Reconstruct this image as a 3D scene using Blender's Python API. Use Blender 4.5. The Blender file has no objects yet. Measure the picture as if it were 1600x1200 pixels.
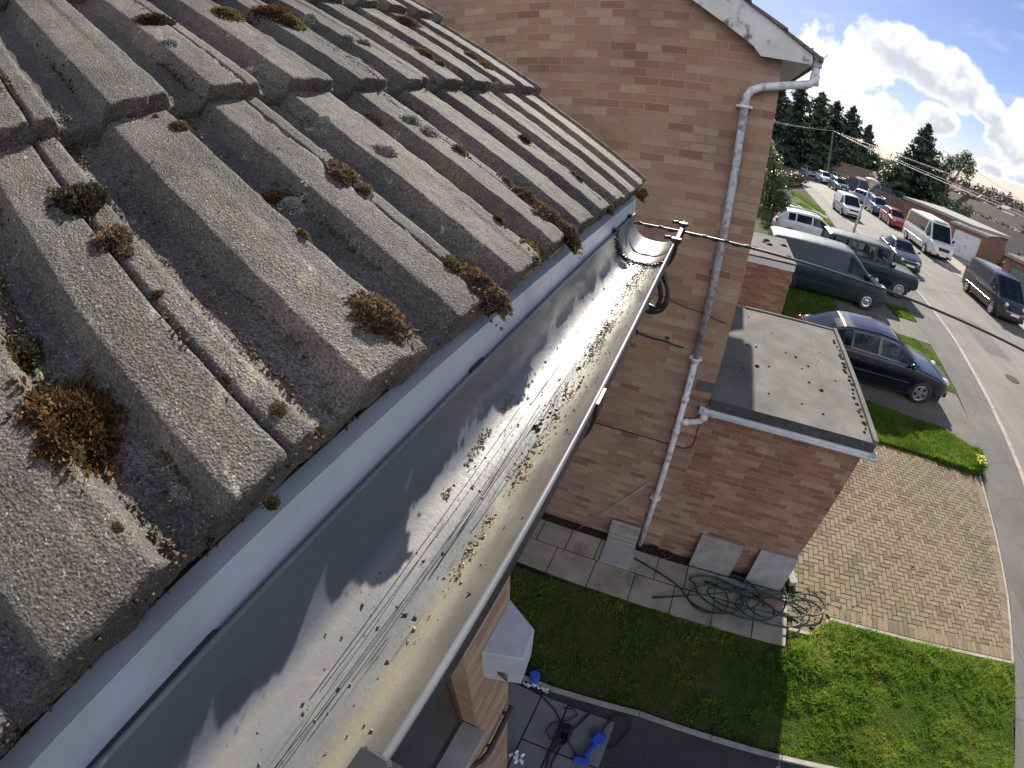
import bpy, math, random
import numpy as np
from mathutils import Vector, Matrix, noise as mn

R_ = math.radians
SC = bpy.context.scene
COL = SC.collection
rnd = random.Random(7)

# ------------------------------------------------------------------ camera
CAMZ = 5.44
cam_d = bpy.data.cameras.new('camera')
cam = bpy.data.objects.new('camera', cam_d)
COL.objects.link(cam)
SC.camera = cam
_p, _y, _r = R_(34.188), R_(-24.482), R_(-0.805)
_f = Vector((math.sin(_y) * math.cos(_p), math.cos(_y) * math.cos(_p), -math.sin(_p)))
_r0 = Vector((math.cos(_y), -math.sin(_y), 0))
_d0 = _f.cross(_r0)
_rt = _r0 * math.cos(_r) + _d0 * math.sin(_r)
_dn = -_r0 * math.sin(_r) + _d0 * math.cos(_r)
_m = Matrix((_rt, -_dn, -_f)).transposed().to_4x4()
_m.translation = (0, 0, CAMZ)
cam.matrix_world = _m
cam_d.type = 'PANO'                      # wide action-camera lens, strong barrel distortion
cam_d.panorama_type = 'FISHEYE_LENS_POLYNOMIAL'
cam_d.sensor_fit = 'HORIZONTAL'
cam_d.sensor_width = 36.0
cam_d.fisheye_fov = R_(200)
cam_d.fisheye_polynomial_k0 = 0.0
cam_d.fisheye_polynomial_k1 = -0.062318
cam_d.fisheye_polynomial_k2 = 0.0
cam_d.fisheye_polynomial_k3 = 1.1908e-5
cam_d.fisheye_polynomial_k4 = 0.0
cam_d.clip_start = 0.01
cam_d.clip_end = 3000

# ------------------------------------------------------------------ light
SUN_EL, SUN_AZ = 31.0, -1.5             # azimuth from +Y towards +X
w = bpy.data.worlds.new('World')
SC.world = w
w.use_nodes = True
NT = w.node_tree
NT.nodes.clear()


def nn(nt, t, **kw):
    n = nt.nodes.new(t)
    for k, v in kw.items():
        if k == 'ins':
            for a, b in v.items():
                n.inputs[a].default_value = b
        else:
            setattr(n, k, v)
    return n


def lk(nt, a, b):
    nt.links.new(a, b)


def vmath(nt, op, a=None, b=None):
    n = nn(nt, 'ShaderNodeVectorMath', operation=op)
    for i, x in enumerate((a, b)):
        if x is None:
            continue
        if isinstance(x, (tuple, list)):
            n.inputs[i].default_value = x
        else:
            lk(nt, x, n.inputs[i])
    return n


def fmath(nt, op, a=None, b=None, c=None, clamp=False):
    n = nn(nt, 'ShaderNodeMath', operation=op, use_clamp=clamp)
    for i, x in enumerate((a, b, c)):
        if x is None:
            continue
        if isinstance(x, (int, float)):
            n.inputs[i].default_value = x
        else:
            lk(nt, x, n.inputs[i])
    return n.outputs[0]


sky = nn(NT, 'ShaderNodeTexSky', sky_type='NISHITA', sun_disc=False, sun_elevation=R_(SUN_EL),
         sun_rotation=R_(SUN_AZ), altitude=50, air_density=1.0, dust_density=0.25, ozone_density=2.5)
tc = nn(NT, 'ShaderNodeTexCoord')
vdir = tc.outputs['Generated']
nz = nn(NT, 'ShaderNodeTexNoise', ins={'Scale': 17.0, 'Detail': 9.0, 'Roughness': 0.56})
lk(NT, vdir, nz.inputs['Vector'])
nzb = nn(NT, 'ShaderNodeTexNoise', ins={'Scale': 6.0, 'Detail': 5.0, 'Roughness': 0.5})
lk(NT, vdir, nzb.inputs['Vector'])


nzs = nn(NT, 'ShaderNodeTexNoise', ins={'Scale': 26.0, 'Detail': 6.0, 'Roughness': 0.5})
lk(NT, vdir, nzs.inputs['Vector'])


def azel(a, e):
    a, e = R_(a), R_(e)
    return Vector((math.sin(a) * math.cos(e), math.cos(a) * math.cos(e), math.sin(e)))


def cloud_mask(az, el, ha, he, tilt, amp=1.5):
    """soft ellipse round a direction, its edge broken by noise: >0 inside"""
    c = azel(az, el)
    ea = Vector((math.cos(R_(az)), -math.sin(R_(az)), 0))
    eu = c.cross(ea) * -1
    if eu.z < 0:
        eu = -eu
    t = R_(tilt)
    a2 = ea * math.cos(t) + eu * math.sin(t)
    u2 = -ea * math.sin(t) + eu * math.cos(t)
    du = vmath(NT, 'DOT_PRODUCT', vdir, tuple(a2 / R_(ha))).outputs['Value']
    dv = vmath(NT, 'DOT_PRODUCT', vdir, tuple(u2 / R_(he))).outputs['Value']
    oa, ou = c.dot(a2) / R_(ha), c.dot(u2) / R_(he)
    du = fmath(NT, 'SUBTRACT', du, oa)
    dv = fmath(NT, 'SUBTRACT', dv, ou)
    d2 = fmath(NT, 'ADD', fmath(NT, 'MULTIPLY', du, du), fmath(NT, 'MULTIPLY', dv, dv))
    front = fmath(NT, 'GREATER_THAN', vmath(NT, 'DOT_PRODUCT', vdir, tuple(c)).outputs['Value'], 0.0)
    nzc = fmath(NT, 'MULTIPLY', fmath(NT, 'SUBTRACT', nz.outputs['Fac'], 0.5), amp * 3)
    m = fmath(NT, 'ADD', fmath(NT, 'SUBTRACT', 1.0, d2), nzc)
    return fmath(NT, 'MULTIPLY', m, front), dv


def ramp01(nt, x, a, b):
    n = nn(nt, 'ShaderNodeMapRange', clamp=True)
    n.interpolation_type = 'SMOOTHSTEP'
    n.inputs[1].default_value = a
    n.inputs[2].default_value = b
    lk(nt, x, n.inputs[0])
    return n.outputs[0]


CLOUDS = [(20.3, 10.6, 8.2, 2.9, -18, 0.62), (26.5, 8.0, 3.4, 1.6, -25, 0.7), (21.8, 5.4, 2.6, 1.7, -10, 0.7), (30.0, 6.2, 3.2, 3.2, -20, 1.0),
          (31.0, 2.5, 6.0, 1.0, 0, 1.2), (10.5, 8.5, 6.0, 4.5, 0, 1.0), (14.5, 4.6, 6.0, 2.4, 0, 1.1), (-35, 16, 18, 6, 5, 1.6),
          (80, 16, 20, 8, 0, 1.6), (140, 30, 34, 18, 0, 1.6), (215, 28, 36, 16, 0, 1.6)]  # entries behind the camera are unseen, added for their fill light
cover = None
shade = None
for cl in CLOUDS:
    mk, dv = cloud_mask(*cl)
    cov = ramp01(NT, mk, 0.0, 0.38)
    # thick middle and underside go grey, thin sunlit rims stay white
    dvn = fmath(NT, 'ADD', dv, fmath(NT, 'MULTIPLY', fmath(NT, 'SUBTRACT', nzs.outputs['Fac'], .5), -3.2))
    sh = fmath(NT, 'MULTIPLY', ramp01(NT, mk, 0.05, 0.75), ramp01(NT, dvn, 0.65, -0.45))
    if cl[0] < 16:                       # cloud close to the sun: lit through, no grey belly
        sh = fmath(NT, 'MULTIPLY', sh, 0.0)
    cover = cov if cover is None else fmath(NT, 'MAXIMUM', cover, cov)
    shade = sh if shade is None else fmath(NT, 'MAXIMUM', shade, sh)
# thin high cirrus
cir = nn(NT, 'ShaderNodeTexNoise', ins={'Scale': 7.0, 'Detail': 7.0, 'Roughness': 0.62})
mp = nn(NT, 'ShaderNodeMapping')
mp.inputs['Scale'].default_value = (1.0, 1.0, 5.0)
mp.inputs['Rotation'].default_value = (0.2, 0.3, 0)
lk(NT, vdir, mp.inputs['Vector'])
lk(NT, mp.outputs[0], cir.inputs['Vector'])
cirr = fmath(NT, 'MULTIPLY', ramp01(NT, cir.outputs['Fac'], 0.5, 0.85), 0.35)
ccol = nn(NT, 'ShaderNodeMix', data_type='RGBA')
lk(NT, shade, ccol.inputs[0])
# unseen clouds added behind the camera are brightened as fill; those ahead stay dimmer
back = ramp01(NT, vmath(NT, 'DOT_PRODUCT', vdir, (0, -1, 0)).outputs['Value'], -.2, .5)
wcol = nn(NT, 'ShaderNodeMix', data_type='RGBA')
lk(NT, back, wcol.inputs[0])
wcol.inputs[6].default_value = (6.6, 6.6, 6.7, 1)
wcol.inputs[7].default_value = (17, 17, 17.5, 1)
lk(NT, wcol.outputs[2], ccol.inputs[6])
ccol.inputs[7].default_value = (3.7, 3.9, 4.35, 1)
skm = nn(NT, 'ShaderNodeMix', data_type='RGBA')
lk(NT, cirr, skm.inputs[0])
skg = nn(NT, 'ShaderNodeMix', data_type='RGBA', blend_type='MULTIPLY')
skg.inputs[0].default_value = 1.0
lk(NT, sky.outputs[0], skg.inputs[6])
skg.inputs[7].default_value = (.52, .49, .60, 1)
lk(NT, skg.outputs[2], skm.inputs[6])
skm.inputs[7].default_value = (7, 7, 7.2, 1)
sk2 = nn(NT, 'ShaderNodeMix', data_type='RGBA')
lk(NT, fmath(NT, 'MULTIPLY', cover, 0.95), sk2.inputs[0])
lk(NT, skm.outputs[2], sk2.inputs[6])
lk(NT, ccol.outputs[2], sk2.inputs[7])
bg = nn(NT, 'ShaderNodeBackground', ins={'Strength': 0.09})
lk(NT, sk2.outputs[2], bg.inputs['Color'])
wo = nn(NT, 'ShaderNodeOutputWorld')
lk(NT, bg.outputs[0], wo.inputs['Surface'])

sun_d = bpy.data.lights.new('sun', 'SUN')
sun_d.energy = 4.4
sun_d.angle = R_(0.55)
sun_d.color = (1.0, 0.93, 0.82)
sun = bpy.data.objects.new('sun', sun_d)
COL.objects.link(sun)
_s = azel(SUN_AZ, SUN_EL)
sun.rotation_euler = _s.to_track_quat('Z', 'Y').to_euler()
sun.location = (0, 0, 30)

vs = SC.view_settings
SC.display_settings.display_device = 'sRGB'
vs.view_transform = 'Standard'
vs.look = 'None'
vs.exposure = 1.05
vs.gamma = 1.0
vs.use_curve_mapping = False


# ------------------------------------------------------------------ mesh helpers
class MB:
    def __init__(s):
        s.v, s.f, s.m, s.s = [], [], [], []

    def add(s, vs_, fs, mi=0, sm=False):
        b = len(s.v)
        s.v.extend([tuple(p) for p in vs_])
        for f in fs:
            s.f.append(tuple(i + b for i in f))
            s.m.append(mi)
            s.s.append(sm)
        return s

    def box(s, x0, y0, z0, x1, y1, z1, mi=0, c=0.0):
        if c <= 0:
            v = [(x0, y0, z0), (x1, y0, z0), (x1, y1, z0), (x0, y1, z0), (x0, y0, z1), (x1, y0, z1), (x1, y1, z1), (x0, y1, z1)]
            f = [(0, 3, 2, 1), (4, 5, 6, 7), (0, 1, 5, 4), (1, 2, 6, 5), (2, 3, 7, 6), (3, 0, 4, 7)]
            return s.add(v, f, mi)
        poly = [(x0 + c, y0), (x1 - c, y0), (x1, y0 + c), (x1, y1 - c), (x1 - c, y1), (x0 + c, y1), (x0, y1 - c), (x0, y0 + c)]
        cx, cy = (x0 + x1) / 2, (y0 + y1) / 2
        inn = [(px + (c if px < cx else -c) * .7, py + (c if py < cy else -c) * .7) for px, py in poly]
        rings = [[(x, y, z0) for x, y in inn], [(x, y, z0 + c) for x, y in poly], [(x, y, z1 - c) for x, y in poly], [(x, y, z1) for x, y in inn]]
        return s.loft(rings, mi, caps=True)

    def obox(s, c, size, rot=None, mi=0, ch=0.0):
        t = MB()
        a, b, d = size[0] / 2, size[1] / 2, size[2] / 2
        t.box(-a, -b, -d, a, b, d, mi, ch)
        q = rot if rot is not None else Matrix.Identity(3)
        return s.join(t, lambda p: q @ Vector(p) + Vector(c))

    def join(s, o, fn=None):
        b = len(s.v)
        s.v.extend([tuple(fn(p)) if fn else p for p in o.v])
        for f, m_, q in zip(o.f, o.m, o.s):
            s.f.append(tuple(i + b for i in f))
            s.m.append(m_)
            s.s.append(q)
        return s

    def loft(s, rings, mi=0, caps=False, closed=True, sm=False):
        n = len(rings[0])
        b = len(s.v)
        for r in rings:
            s.v.extend([tuple(p) for p in r])
        for i in range(len(rings) - 1):
            for j in range(n if closed else n - 1):
                k = (j + 1) % n
                s.f.append((b + i * n + j, b + i * n + k, b + (i + 1) * n + k, b + (i + 1) * n + j))
                s.m.append(mi)
                s.s.append(sm)
        if caps:
            s.f.append(tuple(b + j for j in reversed(range(n))))
            s.f.append(tuple(b + (len(rings) - 1) * n + j for j in range(n)))
            s.m += [mi, mi]
            s.s += [False, False]
        return s

    def prism(s, poly, z0, z1, mi=0):
        return s.loft([[(x, y, z0) for x, y in poly], [(x, y, z1) for x, y in poly]], mi, caps=True)

    def tube(s, pts, r, seg=8, mi=0, caps=True, sm=True):
        pts = [Vector(p) for p in pts]
        rs = r if isinstance(r, (list, tuple)) else [r] * len(pts)
        rings = []
        up = None
        for i, p in enumerate(pts):
            t = (pts[min(i + 1, len(pts) - 1)] - pts[max(i - 1, 0)]).normalized()
            if up is None:
                up = Vector((0, 0, 1)) if abs(t.z) < .9 else Vector((1, 0, 0))
            a = t.cross(up).normalized()
            b = a.cross(t).normalized()
            up = b
            rings.append([p + (a * math.cos(q) + b * math.sin(q)) * rs[i] for q in [2 * math.pi * k / seg for k in range(seg)]])
        return s.loft(rings, mi, caps=caps, sm=sm)

    def lathe(s, prof, c, ax, seg=20, mi=0, sm=True, caps=True):
        """prof: (radius, along axis)"""
        ax = Vector(ax).normalized()
        a = ax.orthogonal().normalized()
        b = ax.cross(a)
        c = Vector(c)
        rings = [[c + ax * h + (a * math.cos(t) + b * math.sin(t)) * r for t in [2 * math.pi * k / seg for k in range(seg)]] for r, h in prof]
        return s.loft(rings, mi, caps=caps, sm=sm)

    def ell(s, c, rad, mi=0, seg=12, rings=8, fn=None):
        rr = []
        for i in range(rings + 1):
            t = math.pi * i / rings
            q = max(math.sin(t), .02)
            ring = []
            for k in range(seg):
                a = 2 * math.pi * k / seg
                p = Vector((c[0] + rad[0] * q * math.cos(a), c[1] + rad[1] * q * math.sin(a), c[2] + rad[2] * math.cos(t)))
                ring.append(fn(p) if fn else p)
            rr.append(ring)
        return s.loft(rr[::-1], mi, caps=True, sm=True)

    def grid(s, fn, nu, nv, mi=0, sm=True):
        b = len(s.v)
        for i in range(nu + 1):
            for j in range(nv + 1):
                s.v.append(tuple(fn(i / nu, j / nv)))
        for i in range(nu):
            for j in range(nv):
                a = b + i * (nv + 1) + j
                s.f.append((a, a + nv + 1, a + nv + 2, a + 1))
                s.m.append(mi)
                s.s.append(sm)
        return s

    def build(s, name, mats, parent=None, org=None, uv=True, sharp=None):
        me = bpy.data.meshes.new(name)
        v = s.v
        if org is None and parent is not None and parent.get('_world'):
            org = parent.location
        if org is not None:
            ox, oy, oz = org
            v = [(a - ox, b - oy, c - oz) for a, b, c in v]
        me.from_pydata(v, [], s.f)
        if not isinstance(mats, (list, tuple)):
            mats = [mats]
        for m_ in mats:
            me.materials.append(m_)
        me.polygons.foreach_set('material_index', s.m)
        me.polygons.foreach_set('use_smooth', s.s)
        if uv and len(s.f) < 60000:
            box_uv(me)
        me.update()
        if sharp:
            me.set_sharp_from_angle(angle=R_(sharp))
        o = bpy.data.objects.new(name, me)
        COL.objects.link(o)
        if parent is not None:
            o.parent = parent
        return o


def box_uv(me):
    """UVs in metres, projected along each face's main axis"""
    n = len(me.loops)
    co = np.empty(len(me.vertices) * 3)
    me.vertices.foreach_get('co', co)
    co = co.reshape(-1, 3)
    li = np.empty(n, dtype=np.int32)
    me.loops.foreach_get('vertex_index', li)
    nf = len(me.polygons)
    nr = np.empty(nf * 3)
    me.polygons.foreach_get('normal', nr)
    nr = np.abs(nr.reshape(-1, 3))
    tot = np.empty(nf, dtype=np.int32)
    me.polygons.foreach_get('loop_total', tot)
    fi = np.repeat(np.arange(nf), tot)
    ax = nr.argmax(1)[fi]
    p = co[li]
    u = np.where(ax == 0, p[:, 1], p[:, 0])
    vv = np.where(ax == 2, p[:, 1], p[:, 2])
    lay = me.uv_layers.new(name='UVMap')
    lay.data.foreach_set('uv', np.stack([u, vv], 1).ravel())


def np_mesh(name, verts, faces, mats, parent=None, smooth=False, mi=None):
    """fast triangle/quad mesh from arrays"""
    me = bpy.data.meshes.new(name)
    verts = np.asarray(verts, dtype=np.float32)
    faces = np.asarray(faces, dtype=np.int32)
    k = faces.shape[1]
    me.vertices.add(len(verts))
    me.vertices.foreach_set('co', verts.ravel())
    me.loops.add(faces.size)
    me.loops.foreach_set('vertex_index', faces.ravel())
    me.polygons.add(len(faces))
    me.polygons.foreach_set('loop_start', np.arange(0, faces.size, k, dtype=np.int32))
    me.polygons.foreach_set('loop_total', np.full(len(faces), k, dtype=np.int32))
    if not isinstance(mats, (list, tuple)):
        mats = [mats]
    for m_ in mats:
        me.materials.append(m_)
    if mi is not None:
        me.polygons.foreach_set('material_index', np.asarray(mi, dtype=np.int32))
    if smooth:
        me.polygons.foreach_set('use_smooth', np.ones(len(faces), dtype=bool))
    me.update(calc_edges=True)
    me.validate()
    o = bpy.data.objects.new(name, me)
    COL.objects.link(o)
    if parent is not None:
        o.parent = parent
    return o


def tag(o, label=None, cat=None, group=None, kind=None):
    if label:
        o['label'] = label
    if cat:
        o['category'] = cat
    if group:
        o['group'] = group
    if kind:
        o['kind'] = kind
    return o


def thing(name, label, cat, loc=(0, 0, 0), rz=0.0, group=None, world=False):
    """an Empty at the base of a thing; world=True: its parts are written in world coordinates"""
    o = bpy.data.objects.new(name, None)
    o.empty_display_size = .2
    COL.objects.link(o)
    o.location = loc
    o.rotation_euler = (0, 0, rz)
    if world:
        o['_world'] = 1
    return tag(o, label, cat, group)


def struct(o):
    o['kind'] = 'structure'
    return o


def centre(o):
    """move a single-mesh thing's origin to its base"""
    me = o.data
    n = len(me.vertices)
    co = np.empty(n * 3)
    me.vertices.foreach_get('co', co)
    co = co.reshape(-1, 3)
    c = np.array([(co[:, 0].min() + co[:, 0].max()) / 2, (co[:, 1].min() + co[:, 1].max()) / 2, co[:, 2].min()])
    me.vertices.foreach_set('co', (co - c).ravel())
    o.location = Vector(c) + o.location
    return o


def N3(x, y, z, sc):
    return mn.noise(Vector((x * sc, y * sc, z * sc)))


def in_poly(x, y, poly):
    c = False
    n = len(poly)
    for i in range(n):
        x1, y1 = poly[i]
        x2, y2 = poly[i - 1]
        if (y1 > y) != (y2 > y) and x < (x2 - x1) * (y - y1) / (y2 - y1) + x1:
            c = not c
    return c

# ------------------------------------------------------------------ materials
def base_mat(name):
    m = bpy.data.materials.new(name)
    m.use_nodes = True
    nt = m.node_tree
    nt.nodes.clear()
    out = nn(nt, 'ShaderNodeOutputMaterial')
    b = nn(nt, 'ShaderNodeBsdfPrincipled')
    lk(nt, b.outputs[0], out.inputs[0])
    return m, nt, b


def col4(c):
    return (c[0], c[1], c[2], 1)


def cramp(nt, fac, stops, mode='LINEAR'):
    n = nn(nt, 'ShaderNodeValToRGB')
    n.color_ramp.interpolation = mode
    e = n.color_ramp.elements
    while len(e) < len(stops):
        e.new(0.5)
    for i, (p, c) in enumerate(stops):
        e[i].position = p
        e[i].color = col4(c) if len(c) == 3 else c
    lk(nt, fac, n.inputs[0])
    return n.outputs[0]


def mixc(nt, f, a, b, mode='MIX'):
    n = nn(nt, 'ShaderNodeMix', data_type='RGBA', blend_type=mode)
    for i, x in ((0, f), (6, a), (7, b)):
        if isinstance(x, (int, float)):
            n.inputs[i].default_value = x
        elif isinstance(x, (tuple, list)):
            n.inputs[i].default_value = col4(x)
        else:
            lk(nt, x, n.inputs[i])
    return n.outputs[2]


def coords(nt, kind='Object', scale=None, rot=None):
    if kind == 'World':
        o = nn(nt, 'ShaderNodeNewGeometry').outputs['Position']
    elif kind == 'UV':
        o = nn(nt, 'ShaderNodeUVMap').outputs[0]
    else:
        o = nn(nt, 'ShaderNodeTexCoord').outputs[kind]
    if scale or rot:
        mp_ = nn(nt, 'ShaderNodeMapping')
        if scale:
            mp_.inputs['Scale'].default_value = scale
        if rot:
            mp_.inputs['Rotation'].default_value = rot
        lk(nt, o, mp_.inputs['Vector'])
        o = mp_.outputs[0]
    return o


def noise(nt, co, scale, detail=6, rough=.55, dist=0.0):
    n = nn(nt, 'ShaderNodeTexNoise', ins={'Scale': scale, 'Detail': detail, 'Roughness': rough, 'Distortion': dist})
    lk(nt, co, n.inputs['Vector'])
    return n.outputs['Fac']


def voro(nt, co, scale, feature='F1'):
    n = nn(nt, 'ShaderNodeTexVoronoi', feature=feature, ins={'Scale': scale})
    lk(nt, co, n.inputs['Vector'])
    return n


def bump(nt, b, h, strength=.5, dist=.01, prev=None):
    n = nn(nt, 'ShaderNodeBump', ins={'Strength': strength, 'Distance': dist})
    lk(nt, h, n.inputs['Height'])
    if prev is not None:
        lk(nt, prev, n.inputs['Normal'])
    lk(nt, n.outputs[0], b.inputs['Normal'])
    return n.outputs[0]


def M(name, stops, scale=5, rough=.7, bs=None, bd=.002, spec=.5, metal=0.0, detail=6, co='Object', stretch=None,
      stain=None, coat=0.0, rvar=0.0):
    m, nt, b = base_mat(name)
    c = coords(nt, co, stretch)
    f = noise(nt, c, scale, detail)
    cc = cramp(nt, f, stops)
    if stain:
        scol, ssc, lo, hi, amt = stain
        g = ramp01(nt, noise(nt, coords(nt, co), ssc, 7, .6), lo, hi)
        cc = mixc(nt, fmath(nt, 'MULTIPLY', g, amt), cc, scol)
    lk(nt, cc, b.inputs['Base Color'])
    b.inputs['Roughness'].default_value = rough
    if rvar:
        lk(nt, fmath(nt, 'MULTIPLY_ADD', f, rvar, rough - rvar / 2), b.inputs['Roughness'])
    b.inputs['Specular IOR Level'].default_value = spec
    b.inputs['Metallic'].default_value = metal
    b.inputs['Coat Weight'].default_value = coat
    b.inputs['Coat Roughness'].default_value = .06
    if bs:
        bump(nt, b, noise(nt, coords(nt, co), bs, 4, .6), .6, bd)
    return m


def paint(name, c, metal=.35, rough=.32, dust=.12):
    m, nt, b = base_mat(name)
    co = coords(nt, 'Object')
    f = noise(nt, co, 3.0, 6, .6)
    d = mixc(nt, fmath(nt, 'MULTIPLY', ramp01(nt, f, .45, .8), dust), c, (.35, .33, .30))
    lk(nt, d, b.inputs['Base Color'])
    b.inputs['Metallic'].default_value = metal
    lk(nt, fmath(nt, 'MULTIPLY_ADD', f, .2, rough - .1), b.inputs['Roughness'])
    b.inputs['Coat Weight'].default_value = .5
    b.inputs['Coat Roughness'].default_value = .08
    return m


def brick_mat(name, cols, mortar, stain=.35, rh=.075, bw=.225, dark=(.09, .07, .06)):
    m, nt, b = base_mat(name)
    uv = coords(nt, 'UV')
    wob = nn(nt, 'ShaderNodeVectorMath', operation='MULTIPLY_ADD')
    nv = nn(nt, 'ShaderNodeTexNoise', ins={'Scale': 9.0, 'Detail': 3.0})
    lk(nt, uv, nv.inputs['Vector'])
    lk(nt, nv.outputs['Color'], wob.inputs[0])
    wob.inputs[1].default_value = (.006, .006, 0)
    lk(nt, uv, wob.inputs[2])
    br = nn(nt, 'ShaderNodeTexBrick', offset=.5, offset_frequency=2, squash=1.0,
            ins={'Color1': (0, 0, 0, 1), 'Color2': (1, 1, 1, 1), 'Mortar': (.5, .5, .5, 1), 'Scale': 1.0, 'Mortar Size': .0055,
                 'Mortar Smooth': .35, 'Bias': 0.0, 'Brick Width': bw, 'Row Height': rh})
    lk(nt, wob.outputs[0], br.inputs['Vector'])
    sep = nn(nt, 'ShaderNodeSeparateColor')
    lk(nt, br.outputs['Color'], sep.inputs[0])
    n = len(cols)
    bc = cramp(nt, sep.outputs[0], [((i + .02) / n, c) for i, c in enumerate(cols)])
    # blotches inside and across bricks
    f1 = noise(nt, uv, 14, 7, .65)
    bc = mixc(nt, fmath(nt, 'MULTIPLY', ramp01(nt, f1, .42, .75), .45), bc, cols[0])
    f2 = noise(nt, uv, 1.3, 5, .6)
    bc = mixc(nt, fmath(nt, 'MULTIPLY', ramp01(nt, f2, .45, .75), stain), bc, dark)
    f4 = noise(nt, uv, .8, 4, .6)
    bc = mixc(nt, fmath(nt, 'MULTIPLY', ramp01(nt, f4, .5, .8), .35), bc, (.36, .29, .22))
    f3 = noise(nt, uv, 60, 4, .7)
    bc = mixc(nt, fmath(nt, 'MULTIPLY', f3, .25), bc, (.5, .42, .35), 'MULTIPLY')
    mc = mixc(nt, ramp01(nt, f2, .4, .7), mortar, tuple(x * .6 for x in mortar))
    cc = mixc(nt, br.outputs['Fac'], bc, mc)
    lk(nt, cc, b.inputs['Base Color'])
    b.inputs['Roughness'].default_value = .88
    b.inputs['Specular IOR Level'].default_value = .25
    h = fmath(nt, 'ADD', fmath(nt, 'MULTIPLY', br.outputs['Fac'], -1.0), fmath(nt, 'MULTIPLY', f3, .35))
    bump(nt, b, h, .8, .006)
    return m


MT = {}


def clear_glass():
    m, nt, b = base_mat('clear_car_glass')
    c = coords(nt, 'Object')
    lk(nt, cramp(nt, noise(nt, c, 4), [(.3, (.006, .012, .016)), (.7, (.012, .022, .028))]), b.inputs['Base Color'])
    b.inputs['Roughness'].default_value = .04
    b.inputs['Specular IOR Level'].default_value = .3
    tr = nn(nt, 'ShaderNodeBsdfTransparent')
    tr.inputs[0].default_value = (.55, .68, .66, 1)
    mx = nn(nt, 'ShaderNodeMixShader')
    mx.inputs[0].default_value = .62
    lk(nt, b.outputs[0], mx.inputs[1])
    lk(nt, tr.outputs[0], mx.inputs[2])
    out = [n for n in nt.nodes if n.type == 'OUTPUT_MATERIAL'][0]
    lk(nt, mx.outputs[0], out.inputs[0])
    return m


MT['brick_gable'] = brick_mat('brick_gable', [(.36, .20, .135), (.42, .27, .18), (.27, .135, .095), (.44, .30, .205), (.375, .22, .15), (.41, .285, .205), (.48, .34, .235)], (.40, .325, .26), .3)
MT['brick_red'] = brick_mat('brick_red', [(.29, .135, .09), (.37, .205, .135), (.24, .105, .078), (.41, .26, .17), (.34, .165, .11), (.29, .145, .105), (.43, .30, .20)], (.39, .31, .24), .2)
MT['brick_ours'] = brick_mat('brick_ours', [(.40, .24, .15), (.46, .32, .21), (.34, .19, .12), (.48, .35, .24)], (.36, .29, .22), .25)
MT['brick_far'] = brick_mat('brick_far', [(.26, .12, .075), (.33, .17, .10), (.20, .09, .06), (.30, .16, .11)], (.30, .23, .18), .3)


TPU = Vector((-math.cos(R_(36)), 0, math.sin(R_(36))))
TP0 = Vector((-.1555, 0, CAMZ - .1427))


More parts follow.
